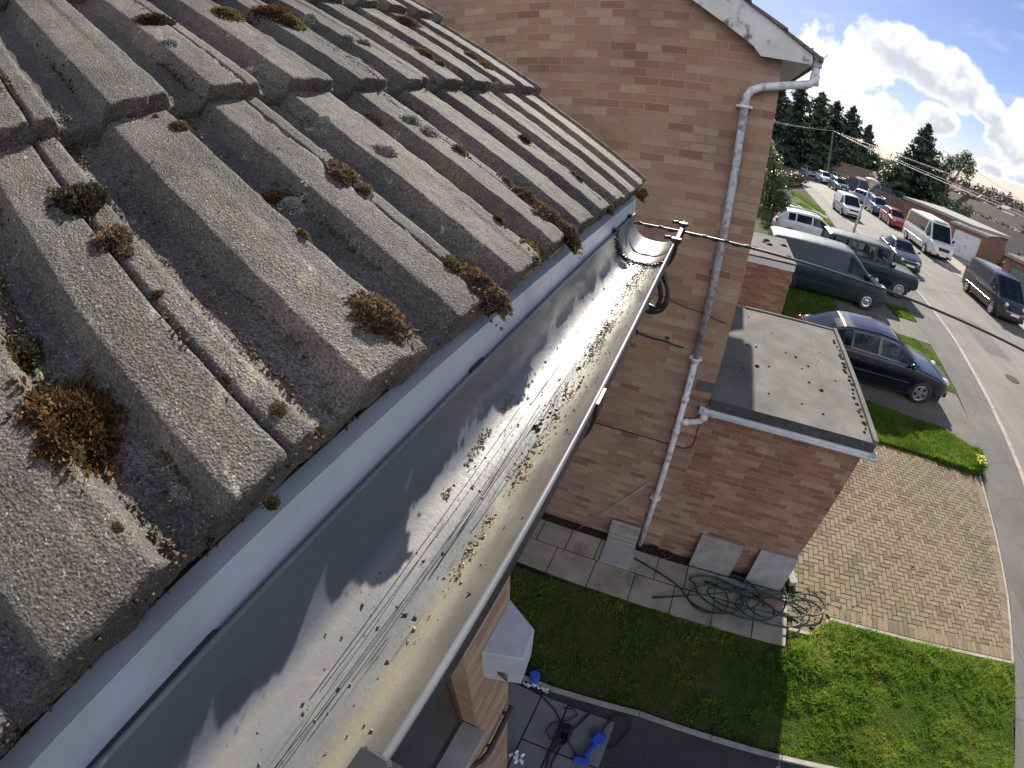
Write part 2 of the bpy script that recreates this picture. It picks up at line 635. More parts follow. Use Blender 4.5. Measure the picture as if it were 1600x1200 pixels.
def tile_material():
    m, nt, b = base_mat('concrete_roof_tile')
    c = coords(nt, 'Object')
    f = noise(nt, c, 9, 8, .62)
    g = noise(nt, c, 520, 3, .62)              # sand grains in the facing
    g2 = voro(nt, c, 640).outputs['Distance']
    cc = cramp(nt, f, [(.25, (.066, .064, .063)), (.5, (.125, .119, .112)), (.75, (.205, .193, .174))])
    cc = mixc(nt, .8, cc, cramp(nt, g, [(.36, (.13, .125, .125)), (.60, (.72, .67, .60))]), 'OVERLAY')
    m1 = ramp01(nt, noise(nt, c, 130, 5, .65), .42, .62)
    cc = mixc(nt, fmath(nt, 'MULTIPLY', m1, .28), cc, (.055, .050, .048))
    sp = ramp01(nt, noise(nt, c, 620, 1, .5), .66, .72)
    cc = mixc(nt, fmath(nt, 'MULTIPLY', sp, .5), cc, (.50, .48, .43))
    # pale crust lichen and ochre patches
    l1 = ramp01(nt, noise(nt, c, 16, 9, .72, .4), .60, .72)
    cc = mixc(nt, fmath(nt, 'MULTIPLY', l1, .50), cc, (.42, .37, .26))
    l2 = ramp01(nt, noise(nt, c, 27, 8, .7), .66, .74)
    cc = mixc(nt, fmath(nt, 'MULTIPLY', l2, .5), cc, (.52, .50, .46))
    l3 = ramp01(nt, noise(nt, c, 5, 7, .6), .52, .78)
    cc = mixc(nt, fmath(nt, 'MULTIPLY', l3, .38), cc, (.20, .145, .085))
    l4 = ramp01(nt, noise(nt, c, 38, 8, .75, .6), .64, .70)
    cc = mixc(nt, fmath(nt, 'MULTIPLY', l4, .6), cc, (.55, .52, .45))
    l5 = ramp01(nt, noise(nt, c, 11, 8, .7, .3), .60, .70)
    cc = mixc(nt, fmath(nt, 'MULTIPLY', l5, .5), cc, (.045, .042, .036))
    # every tile its own tone
    P_ = coords(nt, 'World')
    vu = vmath(nt, 'DOT_PRODUCT', vmath(nt, 'SUBTRACT', P_, tuple(TP0)).outputs[0], tuple(TPU)).outputs['Value']
    kx = fmath(nt, 'FLOOR', fmath(nt, 'DIVIDE', vu, .322))
    sy = nn(nt, 'ShaderNodeSeparateXYZ')
    lk(nt, P_, sy.inputs[0])
    ky = fmath(nt, 'FLOOR', fmath(nt, 'MULTIPLY', fmath(nt, 'SUBTRACT', fmath(nt, 'DIVIDE', fmath(nt, 'SUBTRACT', sy.outputs[1], -.0448), .1002), .375), .5))
    cmb = nn(nt, 'ShaderNodeCombineXYZ')
    lk(nt, kx, cmb.inputs[0])
    lk(nt, ky, cmb.inputs[1])
    wn = nn(nt, 'ShaderNodeTexWhiteNoise', noise_dimensions='3D')
    lk(nt, cmb.outputs[0], wn.inputs['Vector'])
    cc = mixc(nt, 1.0, cc, cramp(nt, wn.outputs['Value'], [(0, (.74, .75, .78)), (.5, (1, 1, 1)), (1, (1.22, 1.17, 1.08))]), 'MULTIPLY')
    # grime washed down the channels, as long streaks with the slope
    ms = nn(nt, 'ShaderNodeMapping')
    ms.inputs['Rotation'].default_value = (0, R_(-36), 0)
    ms.inputs['Scale'].default_value = (.16, 1, 1)
    lk(nt, P_, ms.inputs['Vector'])
    gs = ramp01(nt, noise(nt, ms.outputs[0], 42, 6, .65), .52, .72)
    cc = mixc(nt, fmath(nt, 'MULTIPLY', gs, .45), cc, (.050, .045, .038))
    lk(nt, cc, b.inputs['Base Color'])
    b.inputs['Roughness'].default_value = .82
    b.inputs['Specular IOR Level'].default_value = .32
    h = fmath(nt, 'ADD', fmath(nt, 'MULTIPLY', g, 1.0), fmath(nt, 'MULTIPLY', g2, .8))
    n1 = bump(nt, b, h, .85, .0012)
    bump(nt, b, noise(nt, c, 70, 7, .68), .5, .0025, n1)
    return m


MT['tile'] = tile_material()
MT['tile_far'] = M('roof_tile_distant', [(.3, (.10, .085, .075)), (.7, (.21, .18, .15))], 12, .85, 60, .004)
MT['tile_brown'] = M('brown_roof_tile', [(.3, (.20, .12, .08)), (.7, (.32, .21, .14))], 6, .85, 40, .01)
MT['tile_dark'] = M('dark_roof_tile', [(.3, (.05, .045, .045)), (.7, (.10, .085, .08))], 6, .8, 40, .01)


def gutter_material():
    m, nt, b = base_mat('weathered_gutter_with_shade')
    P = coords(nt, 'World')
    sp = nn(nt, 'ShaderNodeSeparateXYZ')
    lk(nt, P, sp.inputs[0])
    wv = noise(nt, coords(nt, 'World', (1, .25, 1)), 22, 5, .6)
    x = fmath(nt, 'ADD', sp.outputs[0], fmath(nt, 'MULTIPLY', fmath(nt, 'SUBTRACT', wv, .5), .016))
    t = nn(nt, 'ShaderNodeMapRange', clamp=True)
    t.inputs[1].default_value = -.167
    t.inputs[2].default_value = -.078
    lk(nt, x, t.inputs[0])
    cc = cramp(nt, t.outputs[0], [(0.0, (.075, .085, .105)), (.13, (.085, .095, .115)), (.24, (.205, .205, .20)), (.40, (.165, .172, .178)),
                                  (.60, (.125, .135, .145)), (.70, (.17, .168, .155)), (.76, (.235, .215, .145)), (.81, (.22, .205, .165)), (.90, (.135, .125, .105)), (1.0, (.12, .112, .098))])  # eave shade and sunlit band painted into the fascia side; rest is dirt
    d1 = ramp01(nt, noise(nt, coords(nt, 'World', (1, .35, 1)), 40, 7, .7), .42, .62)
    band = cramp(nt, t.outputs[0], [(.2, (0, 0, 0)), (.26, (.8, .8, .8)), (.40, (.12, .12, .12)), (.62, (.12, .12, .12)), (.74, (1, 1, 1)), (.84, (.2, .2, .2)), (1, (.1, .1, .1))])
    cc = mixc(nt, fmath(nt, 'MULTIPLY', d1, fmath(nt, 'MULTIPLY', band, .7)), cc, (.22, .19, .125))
    # fine dark drag marks running with the fall of the water
    st = ramp01(nt, noise(nt, coords(nt, 'World', (1, .03, 1)), 330, 3, .5), .60, .66)
    zone = cramp(nt, t.outputs[0], [(.38, (0, 0, 0)), (.5, (1, 1, 1)), (.66, (1, 1, 1)), (.74, (0, 0, 0))])
    st2 = ramp01(nt, noise(nt, coords(nt, 'World', (1, .5, 1)), 3.0, 3, .5), .42, .56)
    sfac = fmath(nt, 'MULTIPLY', fmath(nt, 'MULTIPLY', st, zone), fmath(nt, 'MULTIPLY', st2, .8))
    cc = mixc(nt, sfac, cc, (.03, .032, .035))
    lk(nt, cc, b.inputs['Base Color'])
    rg = fmath(nt, 'MULTIPLY_ADD', d1, .22, .36)
    lk(nt, rg, b.inputs['Roughness'])
    b.inputs['Specular IOR Level'].default_value = .9
    bump(nt, b, noise(nt, P, 240, 4, .6), .25, .001)
    return m


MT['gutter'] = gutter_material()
MT['gutter_out'] = M('gutter_outside', [(.3, (.03, .032, .036)), (.7, (.07, .07, .075))], 8, .4)
MT['gutter_lip'] = M('worn_gutter_lip', [(.3, (.10, .105, .115)), (.7, (.19, .195, .205))], 9, .42)
MT['dusty_glass'] = M('dusty_brown_window', [(.3, (.035, .028, .026)), (.7, (.06, .048, .043))], 5, .3, stain=((.22, .19, .16), 60, .60, .72, .6))
MT['rubber'] = M('black_rubber', [(.3, (.012, .012, .014)), (.7, (.03, .03, .033))], 20, .55, 80, .001)
MT['black_plastic'] = M('black_plastic', [(.3, (.018, .018, .02)), (.7, (.04, .04, .045))], 10, .38)
MT['upvc'] = M('white_upvc_fascia', [(.3, (.40, .45, .52)), (.7, (.50, .55, .61))], 14, .42, stain=((.24, .25, .25), 13, .52, .75, .45))
MT['white_paint'] = M('white_painted_metal', [(.3, (.66, .66, .64)), (.7, (.80, .80, .78))], 6, .45, stain=((.30, .29, .26), 7, .55, .75, .5))
MT['white_pipe'] = M('white_plastic_pipe', [(.3, (.60, .62, .66)), (.7, (.78, .79, .81))], 9, .35, stain=((.22, .23, .23), 16, .5, .66, .75))
MT['pipe_old'] = M('weathered_grey_pipe', [(.3, (.34, .36, .39)), (.7, (.50, .52, .55))], 12, .5, stain=((.16, .17, .18), 20, .48, .62, .8))
MT['white_clean'] = M('white_plastic', [(.3, (.70, .72, .76)), (.7, (.82, .83, .85))], 9, .38)
MT['barge'] = M('stained_white_bargeboard', [(.3, (.58, .58, .56)), (.7, (.74, .73, .70))], 5, .6, stain=((.05, .055, .045), 5.5, .50, .66, .9))
MT['felt'] = M('grey_roofing_felt', [(.3, (.12, .116, .11)), (.7, (.19, .184, .173))], 3.2, .92, 240, .003, .2,
               stain=((.12, .115, .10), 2.2, .5, .8, .6))
MT['lead'] = M('lead_flashing', [(.3, (.07, .075, .08)), (.7, (.14, .145, .15))], 6, .6)
MT['felt_dark'] = M('dark_felt_edge', [(.3, (.035, .036, .038)), (.7, (.075, .075, .075))], 12, .85, 200, .002)
MT['conc'] = M('concrete_slab', [(.3, (.26, .25, .23)), (.7, (.38, .365, .335))], 6, .9, 160, .003, .25, stain=((.13, .13, .10), 4, .5, .75, .6))
MT['conc_grey'] = M('pale_concrete_slab', [(.3, (.31, .31, .30)), (.7, (.42, .41, .40))], 7, .9, 160, .003, .25, stain=((.17, .165, .15), 5, .52, .75, .55))
MT['slab_path'] = M('path_slabs', [(.25, (.25, .225, .18)), (.75, (.40, .37, .31))], 2.4, .92, 130, .004, .2, stain=((.085, .10, .05), 2.1, .5, .72, .6))
MT['slab_patio'] = M('patio_slabs', [(.25, (.13, .135, .14)), (.75, (.22, .22, .225))], 2.4, .85, 130, .003, .3, stain=((.11, .115, .11), 3, .5, .75, .6))
MT['soil'] = M('dark_soil', [(.3, (.020, .017, .013)), (.7, (.05, .042, .032))], 14, .95, 60, .02, .15)
MT['grey_pole'] = M('grey_plastic_rod', [(.3, (.30, .32, .36)), (.7, (.42, .44, .48))], 10, .4)
MT['hose'] = M('green_hose', [(.3, (.005, .028, .024)), (.7, (.011, .050, .042))], 14, .35)
MT['blue'] = M('blue_plastic', [(.3, (.02, .06, .42)), (.7, (.035, .10, .55))], 14, .4)
MT['pebble'] = M('white_pebble', [(.3, (.55, .58, .66)), (.7, (.75, .77, .82))], 30, .6)
MT['brown_pipe'] = M('brown_pipe', [(.3, (.045, .03, .026)), (.7, (.085, .058, .048))], 12, .4)
MT['glass_dark'] = M('dark_window_glass', [(.3, (.010, .011, .013)), (.7, (.022, .023, .026))], 4, .06, stain=((.12, .11, .10), 40, .62, .72, .35), spec=.6)
MT['car_glass'] = M('tinted_car_glass', [(.3, (.006, .010, .012)), (.7, (.014, .022, .030))], 4, .05, spec=.26)
MT['car_glass_clear'] = clear_glass()
MT['clear_lamp'] = M('clear_lamp_lens', [(.3, (.55, .57, .60)), (.7, (.72, .74, .77))], 8, .12, spec=.7)
MT['red_lamp'] = M('red_lamp_lens', [(.3, (.35, .015, .012)), (.7, (.5, .03, .02))], 8, .15)
MT['chrome'] = M('brushed_alloy', [(.3, (.55, .56, .58)), (.7, (.72, .72, .74))], 14, .28, metal=.9)
MT['trim'] = M('black_trim', [(.3, (.015, .015, .016)), (.7, (.032, .032, .034))], 9, .55)
MT['plate_w'] = M('white_plate', [(.3, (.72, .72, .70)), (.7, (.82, .82, .80))], 9, .4)
MT['plate_y'] = M('yellow_plate', [(.3, (.70, .55, .06)), (.7, (.80, .62, .09))], 9, .4)
MT['seat'] = M('pale_seat_cloth', [(.3, (.30, .30, .30)), (.7, (.42, .42, .42))], 9, .8)
MT['wood_grey'] = M('weathered_timber', [(.3, (.10, .085, .07)), (.7, (.20, .17, .14))], 4, .85, 30, .01, co='Object', stretch=(1, 1, 6))
MT['fence_blue'] = M('blue_grey_fence', [(.3, (.045, .06, .10)), (.7, (.08, .10, .15))], 5, .8, 20, .01)
MT['fence_brown'] = M('brown_fence', [(.3, (.12, .075, .055)), (.7, (.22, .145, .105))], 5, .85, 20, .01)
MT['green_door'] = M('faded_green_door', [(.3, (.10, .17, .12)), (.7, (.17, .26, .19))], 3, .6, stain=((.30, .33, .27), 5, .55, .8, .4))
MT['garage_door'] = M('white_garage_door', [(.3, (.62, .65, .69)), (.7, (.76, .78, .80))], 2.5, .5, stain=((.30, .26, .22), 4, .55, .7, .6))
MT['galv'] = M('galvanised_steel', [(.3, (.26, .27, .28)), (.7, (.40, .41, .42))], 6, .45, metal=.5)
MT['lantern'] = M('lantern_bowl', [(.3, (.62, .58, .48)), (.7, (.74, .70, .60))], 6, .3)
MT['wire'] = M('grey_cable', [(.3, (.30, .29, .29)), (.7, (.42, .41, .40))], 6, .5)
MT['black_cable'] = M('black_cable', [(.3, (.018, .018, .02)), (.7, (.04, .04, .043))], 12, .45)
MT['bark'] = M('bark', [(.3, (.06, .045, .035)), (.7, (.14, .11, .085))], 3, .9, 12, .05, stretch=(4, 4, 1))


def leaf(name, a, b_, trans=.25, rough=.55):
    m, nt, b = base_mat(name)
    g = nn(nt, 'ShaderNodeNewGeometry')
    lk(nt, cramp(nt, g.outputs['Random Per Island'], [(0.0, a), (1.0, b_)]), b.inputs['Base Color'])
    b.inputs['Roughness'].default_value = rough
    b.inputs['Specular IOR Level'].default_value = .35
    if trans:
        tr = nn(nt, 'ShaderNodeBsdfTranslucent')
        lk(nt, cramp(nt, g.outputs['Random Per Island'], [(0.0, tuple(min(1, x * 1.6) for x in a)), (1.0, tuple(min(1, x * 1.6) for x in b_))]), tr.inputs['Color'])
        mx = nn(nt, 'ShaderNodeMixShader')
        mx.inputs[0].default_value = trans
        lk(nt, b.outputs[0], mx.inputs[1])
        lk(nt, tr.outputs[0], mx.inputs[2])
        out = [n for n in nt.nodes if n.type == 'OUTPUT_MATERIAL'][0]
        lk(nt, mx.outputs[0], out.inputs[0])
    return m


MT['conifer'] = leaf('conifer_needles', (.042, .060, .046), (.088, .115, .078), .18)
MT['conifer_b'] = leaf('cypress_needles', (.055, .082, .048), (.105, .138, .075), .18)
MT['pine'] = leaf('pine_needles', (.05, .08, .04), (.10, .13, .065), .2)
MT['laurel'] = leaf('evergreen_leaves', (.03, .07, .03), (.085, .14, .05), .25, .4)
MT['laurel_pale'] = leaf('pale_evergreen_leaves', (.16, .17, .07), (.28, .26, .12), .3, .45)  # paler and yellower than the glossy shrub's leaves
MT['hedge'] = leaf('hedge_leaves', (.05, .045, .03), (.10, .085, .05), .15)
MT['shrub'] = leaf('shrub_leaves', (.07, .085, .035), (.17, .18, .08), .25)
MT['far_wood'] = leaf('far_wood_leaves', (.045, .045, .036), (.095, .085, .065), .1)


def grass_mat(name, cols, sc=1.2):
    m, nt, b = base_mat(name)
    g = nn(nt, 'ShaderNodeNewGeometry')
    P = g.outputs['Position']
    f = noise(nt, P, sc, 5, .6)
    f2 = noise(nt, P, sc * 5.5, 4, .6)
    k = fmath(nt, 'ADD', fmath(nt, 'MULTIPLY', g.outputs['Random Per Island'], .30), fmath(nt, 'MULTIPLY', fmath(nt, 'SUBTRACT', f, .26), 1.3))
    k = fmath(nt, 'ADD', k, fmath(nt, 'MULTIPLY', fmath(nt, 'SUBTRACT', f2, .45), .7))
    cc = cramp(nt, k, cols)
    lk(nt, cc, b.inputs['Base Color'])
    b.inputs['Roughness'].default_value = .5
    b.inputs['Specular IOR Level'].default_value = .3
    tr = nn(nt, 'ShaderNodeBsdfTranslucent')
    lk(nt, mixc(nt, 1.0, cc, (1.7, 1.7, 1.2), 'MULTIPLY'), tr.inputs['Color'])
    mx = nn(nt, 'ShaderNodeMixShader')
    mx.inputs[0].default_value = .38
    lk(nt, b.outputs[0], mx.inputs[1])
    lk(nt, tr.outputs[0], mx.inputs[2])
    out = [n for n in nt.nodes if n.type == 'OUTPUT_MATERIAL'][0]
    lk(nt, mx.outputs[0], out.inputs[0])
    return m


MT['grass'] = grass_mat('lawn_blades', [(.12, (.045, .105, .016)), (.4, (.115, .205, .03)), (.65, (.20, .27, .05)), (.95, (.40, .34, .10))])
MT['grass_lush'] = grass_mat('verge_blades', [(.15, (.055, .12, .016)), (.5, (.10, .18, .025)), (.8, (.17, .22, .04))])
MT['turf'] = M('turf_soil', [(.3, (.035, .045, .014)), (.7, (.08, .09, .028))], 5, .95, 50, .02, .15)
MT['turf_far'] = M('verge_turf', [(.3, (.09, .16, .025)), (.7, (.16, .24, .045))], 5, .9, 60, .03, .15)
MT['moss_rust'] = leaf('rusty_moss', (.030, .020, .010), (.17, .095, .030), .2, .7)
MT['moss_brown'] = leaf('brown_moss', (.055, .036, .022), (.27, .19, .115), .2, .7)
MT['moss_olive'] = leaf('olive_moss', (.07, .054, .022), (.21, .155, .065), .25, .7)
MT['moss_dark'] = leaf('dark_moss', (.02, .022, .012), (.10, .085, .04), .15, .7)
MT['moss_grey'] = leaf('grey_moss', (.22, .22, .20), (.55, .54, .50), .2, .8)
MT['moss_core'] = M('moss_core', [(.3, (.02, .014, .008)), (.7, (.06, .042, .02))], 90, .95, 300, .003, .1)
MT['moss_core_grey'] = M('grey_moss_core', [(.3, (.10, .11, .09)), (.7, (.2, .21, .18))], 90, .95, 300, .003, .1)
MT['grit'] = leaf('grit_and_seeds', (.14, .10, .06), (.42, .34, .24), .0, .9)
MT['grit_dark'] = leaf('moss_crumbs', (.035, .025, .016), (.13, .095, .06), .0, .9)


def road_mat(name, a, b_, sc=.35, specks=.5, rough=.82):
    m, nt, b = base_mat(name)
    P = coords(nt, 'World')
    f = noise(nt, P, sc, 8, .62)
    cc = cramp(nt, f, [(.3, a), (.7, b_)])
    g = noise(nt, P, 70, 2, .6)
    cc = mixc(nt, specks, cc, cramp(nt, g, [(.3, (.25, .25, .25)), (.7, (.8, .78, .74))]), 'OVERLAY')
    # long wear streaks along the street
    s_ = noise(nt, coords(nt, 'World', (1.6, .06, 1)), 1.1, 5, .6)
    cc = mixc(nt, fmath(nt, 'MULTIPLY', ramp01(nt, s_, .45, .75), .35), cc, tuple(min(1, x * 1.5) for x in b_))
    ck = voro(nt, P, .55, 'DISTANCE_TO_EDGE').outputs['Distance']
    cc = mixc(nt, fmath(nt, 'MULTIPLY', ramp01(nt, ck, .012, .0), .35), cc, tuple(x * .45 for x in a))
    lk(nt, cc, b.inputs['Base Color'])
    b.inputs['Roughness'].default_value = rough
    b.inputs['Specular IOR Level'].default_value = .35
    bump(nt, b, g, .4, .004)
    return m


MT['road'] = road_mat('road_asphalt', (.14, .131, .12), (.21, .196, .176))
MT['footway'] = road_mat('footway_tarmac', (.09, .086, .082), (.15, .142, .132), .5)
MT['drive'] = road_mat('drive_tarmac', (.105, .095, .082), (.165, .15, .13), .8)
MT['tarmac_dark'] = road_mat('dark_tarmac', (.035, .034, .036), (.065, .062, .062), 1.2)
MT['kerb'] = M('kerb_stone', [(.3, (.30, .265, .22)), (.7, (.42, .38, .32))], 3, .88, 60, .006, .25, stain=((.20, .18, .15), 2, .5, .75, .5), co='World')
MT['earth'] = M('open_ground', [(.3, (.028, .028, .018)), (.7, (.055, .048, .032))], .25, .95, 3, .1, .15, co='World')
MT['hill'] = M('wooded_hillside', [(.3, (.028, .030, .025)), (.5, (.058, .048, .042)), (.7, (.075, .075, .045))], .09, .95, .6, .6, .1, co='World')


def paver_mat():
    m, nt, b = base_mat('block_paver')
    g = nn(nt, 'ShaderNodeNewGeometry')
    P = g.outputs['Position']
    cc = cramp(nt, g.outputs['Random Per Island'], [(0, (.135, .11, .072)), (.35, (.19, .155, .104)), (.7, (.225, .185, .126)), (1, (.235, .175, .122))])
    f = noise(nt, P, 1.2, 6, .6)
    cc = mixc(nt, fmath(nt, 'MULTIPLY', ramp01(nt, f, .45, .75), .6), cc, (.19, .165, .10))
    f2 = noise(nt, P, .55, 6, .65)
    cc = mixc(nt, fmath(nt, 'MULTIPLY', ramp01(nt, f2, .52, .74), .5), cc, (.13, .11, .085))
    oil = ramp01(nt, voro(nt, P, 1.4).outputs['Distance'], .10, .02)
    cc = mixc(nt, fmath(nt, 'MULTIPLY', oil, .5), cc, (.06, .052, .045))
    q = noise(nt, P, 130, 3, .6)
    cc = mixc(nt, .35, cc, cramp(nt, q, [(.3, (.3, .3, .3)), (.7, (.75, .72, .68))]), 'OVERLAY')
    lk(nt, cc, b.inputs['Base Color'])
    b.inputs['Roughness'].default_value = .88
    b.inputs['Specular IOR Level'].default_value = .25
    bump(nt, b, q, .5, .003)
    return m


MT['paver'] = paver_mat()
MT['paver_joint'] = M('mossy_joint_sand', [(.3, (.06, .052, .026)), (.7, (.13, .11, .055))], 3, .95, 90, .005, .1, co='World')

# ------------------------------------------------------------------ the setting
def sheet(name, poly, z, m, th=0.0):
    b = MB()
    b.add([(x, y, z) for x, y in poly], [tuple(range(len(poly)))])
    o = b.build(name, m)
    if o.data.polygons[0].normal.z < 0:
        o.data.flip_normals()
    return struct(o)


def strip_pts(pts, wd):
    """offset polyline sideways (to +x side)"""
    out = []
    for i, p in enumerate(pts):
        a = Vector(pts[max(i - 1, 0)]).to_2d()
        c = Vector(pts[min(i + 1, len(pts) - 1)]).to_2d()
        t = (c - a).normalized()
        out.append((p[0] + t.y * wd, p[1] - t.x * wd))
    return out


g = MB()
g.box(-900, -400, -2.0, 900, 900, -.06)
struct(g.build('ground', MT['earth'], uv=False))

KERB = [(5.6, -8), (7.2, 1.5), (8.0, 5), (8.99, 8.98), (9.6, 12.5), (10.33, 17.3), (10.70, 22.5), (10.62, 27), (10.55, 31), (10.9, 39), (11.3, 48), (11.9, 67), (11.4, 90), (8, 130)]
FRONT = [(4.6, -8), (5.9, 1.5), (6.52, 3.82), (6.87, 5.09), (7.17, 6.6), (7.46, 8.2), (7.9, 9.5), (8.2, 11), (8.45, 12.7), (8.75, 16), (8.95, 20), (8.9, 26), (8.75, 33), (9.2, 40), (9.5, 48), (10.2, 67), (9.6, 90), (6, 130)]


def gridded(pts_l, pts_r, n=6):
    """strip between two polylines of equal length"""
    b = MB()
    b.grid(lambda u, v: (0, 0, 0), 0, 0)
    return b


kr = strip_pts(KERB, .15)
rr = [(x + 6.9 + max(0, (y - 60)) * .02, y) for x, y in KERB]
rp = kr + rr[::-1]
sheet('road', [(x, y) for x, y in rp], -.045, MT['road'])
fp = FRONT + KERB[::-1]
sheet('footway', fp, -.004, MT['footway'])
kb = MB()
# kerb stones, each about 0.9 m long with a joint
acc = [Vector(p) for p in KERB]
seglen = []
pts = []
for i in range(len(acc) - 1):
    d = (acc[i + 1] - acc[i]).length
    n_ = max(1, int(d / .3))
    for k in range(n_):
        pts.append(acc[i].lerp(acc[i + 1], k / n_))
pts.append(acc[-1])
step = 3
for i in range(0, len(pts) - step, step):
    a, c = pts[i], pts[min(i + step, len(pts) - 1)]
    t = (c - a).normalized()
    nrm = Vector((t.y, -t.x))
    a2, c2 = a + t * .006, c - t * .006
    q = [a2, c2, c2 + nrm * .15, a2 + nrm * .15]
    hz = rnd.uniform(-.004, .004)
    kb.prism([(p.x, p.y) for p in q][::-1], -.09, .008 + hz)
struct(kb.build('kerb', MT['kerb']))
# far side footway and garage apron
sheet('apron', [(rr[4][0] - .0, 10), (rr[4][0] + .3, 17), (rr[7][0] - .3, 27), (16.3, 32.4), (16.6, 40), (17.4, 50), (18.4, 67), (19.2, 67), (19.0, 47), (21.2, 39), (21.6, 34), (21.0, 29), (20.4, 22), (20.0, 10)], -.03, MT['kerb'])

# front gardens: turf base with drives laid over it
sheet('front_garden', [(.40, 8.4), (7.45, 8.3), (7.9, 9.5), (8.2, 11), (8.45, 12.7), (8.75, 16), (8.95, 20), (8.9, 26), (8.75, 33), (9.2, 40), (9.4, 48), (-8, 48), (-8, 33)], -.012, MT['turf'])
sheet('car_drive', [(.4, 10.35), (5.0, 10.4), (6.93, 10.2), (7.95, 9.6), (8.2, 11), (8.32, 12.35), (5, 12.75), (.4, 12.9)], -.007, MT['drive'])
sheet('van_drive', [(5.2, 16.2), (8.1, 15.95), (8.74, 15.9), (8.9, 17.85), (7.9, 17.9), (7.8, 19.3), (8.9, 19.4), (9.0, 24), (8.92, 33.5), (4.0, 31), (2.5, 21), (2.6, 19.5), (5.2, 19.4)], -.006, MT['drive'])
sheet('verge_path', [(6.8, 41.0), (8.9, 38.2), (9.1, 39.2), (7.3, 44)], -.005, MT['footway'])

# back-to-front lawn between the two houses
LAWN = [(-3.2, 1.90), (-.29, 1.90), (.75, 1.98), (2.5, 1.92), (6.0, 1.86), (6.45, 3.78), (3.08, 3.90), (3.06, 3.56), (2.46, 3.58), (2.44, 3.36), (-.1, 3.34), (-1.2, 3.27), (-3.2, 3.27)]
sheet('lawn', LAWN, -.010, MT['turf'])
sheet('yard_tarmac', [(-3.2, -7), (5.6, -7), (6.0, 1.78), (2.5, 1.84), (.75, 1.90), (-.29, 1.82), (-3.2, 1.82)], -.008, MT['tarmac_dark'])
ed = MB()
for a, c in zip([(-3.2, 1.82), (-.29, 1.82), (.75, 1.90), (2.5, 1.84)], [(-.29, 1.82), (.75, 1.90), (2.5, 1.84), (6.0, 1.78)]):
    a, c = Vector(a), Vector(c)
    L = (c - a).length
    n_ = max(1, int(L / .6))
    for k in range(n_):
        p, q = a.lerp(c, k / n_), a.lerp(c, (k + 1) / n_)
        t = (q - p).normalized()
        nrm = Vector((-t.y, t.x)) * .055
        p2, q2 = p + t * .004, q - t * .004
        ed.prism([tuple(p2), tuple(q2), tuple(q2 + nrm), tuple(p2 + nrm)], -.05, .035 + rnd.uniform(-.006, .006))
struct(ed.build('lawn_edging', MT['conc']))

# slab path along the neighbour's wall
pb = MB()
for row, (y0, y1) in enumerate([(3.34, 3.80), (3.81, 4.20)]):
    x = -3.3 + row * .22
    while x < 2.35:
        wd = .58 if row == 0 else .44
        x1 = min(x + wd, 2.42)
        dz = rnd.uniform(-.006, .006)
        tl = rnd.uniform(-.006, .006)
        t = MB()
        t.box(x + .006, y0 + .005, -.05, x1 - .006, y1 - .005, .012, c=.004)
        pb.join(t, lambda p: (p[0], p[1], p[2] + dz + tl * (p[0] - x)))
        x = x1
struct(pb.build('garden_path', MT['slab_path']))
sheet('path_bed', [(-3.3, 3.30), (2.43, 3.36), (2.43, 4.36), (-3.3, 4.36)], -.003, MT['soil'])
# patio slabs under the gutter
pt = MB()
for (x0, y0, x1, y1) in [(-.36, 1.18, -.05, 1.74), (-.36, .60, -.05, 1.17), (-.04, 1.18, .52, 1.74), (-.04, .60, .52, 1.17), (-.36, .02, -.05, .59), (-.04, .02, .52, .59), (.53, .02, 1.1, .59), (.53, .6, 1.1, 1.17),
                         (-.98, .84, -.37, 1.74), (-1.6, .84, -.99, 1.74)]:
    t = MB()
    t.box(x0 + .004, y0 + .004, -.05, x1 - .004, y1 - .004, .010, c=.004)
    dz = rnd.uniform(-.004, .004)
    pt.join(t, lambda p: (p[0], p[1], p[2] + dz))
struct(pt.build('patio', MT['slab_patio']))

# herringbone block paving
DRV = [(2.44, 3.66), (3.02, 3.66), (3.06, 3.99), (6.48, 3.89), (6.80, 5.09), (7.10, 6.6), (7.38, 8.2), (7.45, 8.45), (5.85, 8.62), (2.30, 8.75), (2.30, 4.36), (2.44, 4.36)]
sheet('driveway_bed', DRV, -.006, MT['paver_joint'])


def poly_dist(x, y, poly):
    best = 9e9
    p = Vector((x, y))
    for i in range(len(poly)):
        a, c = Vector(poly[i - 1]), Vector(poly[i])
        d = c - a
        t = max(0, min(1, (p - a).dot(d) / d.length_squared))
        best = min(best, (p - a - d * t).length)
    return best


bl = MB()
U = .089


def block(x0, y0, x1, y1):
    gp = .0035
    dz = rnd.gauss(0, .0014) + .006 * N3((x0 + x1), (y0 + y1), 3, .45)
    ax, ay = rnd.gauss(0, .006), rnd.gauss(0, .006)
    cx, cy = (x0 + x1) / 2, (y0 + y1) / 2
    t = MB()
    o_ = [(x0 + gp, y0 + gp), (x1 - gp, y0 + gp), (x1 - gp, y1 - gp), (x0 + gp, y1 - gp)]
    c = .006
    i_ = [(x0 + gp + c, y0 + gp + c), (x1 - gp - c, y0 + gp + c), (x1 - gp - c, y1 - gp - c), (x0 + gp + c, y1 - gp - c)]
    t.loft([[(x, y, -.02) for x, y in o_], [(x, y, .006) for x, y in o_], [(x, y, .011) for x, y in i_]])
    t.f.append((8, 9, 10, 11))
    t.m.append(0)
    t.s.append(False)
    bl.join(t, lambda p: (p[0], p[1], p[2] + dz + ax * (p[0] - cx) + ay * (p[1] - cy)))


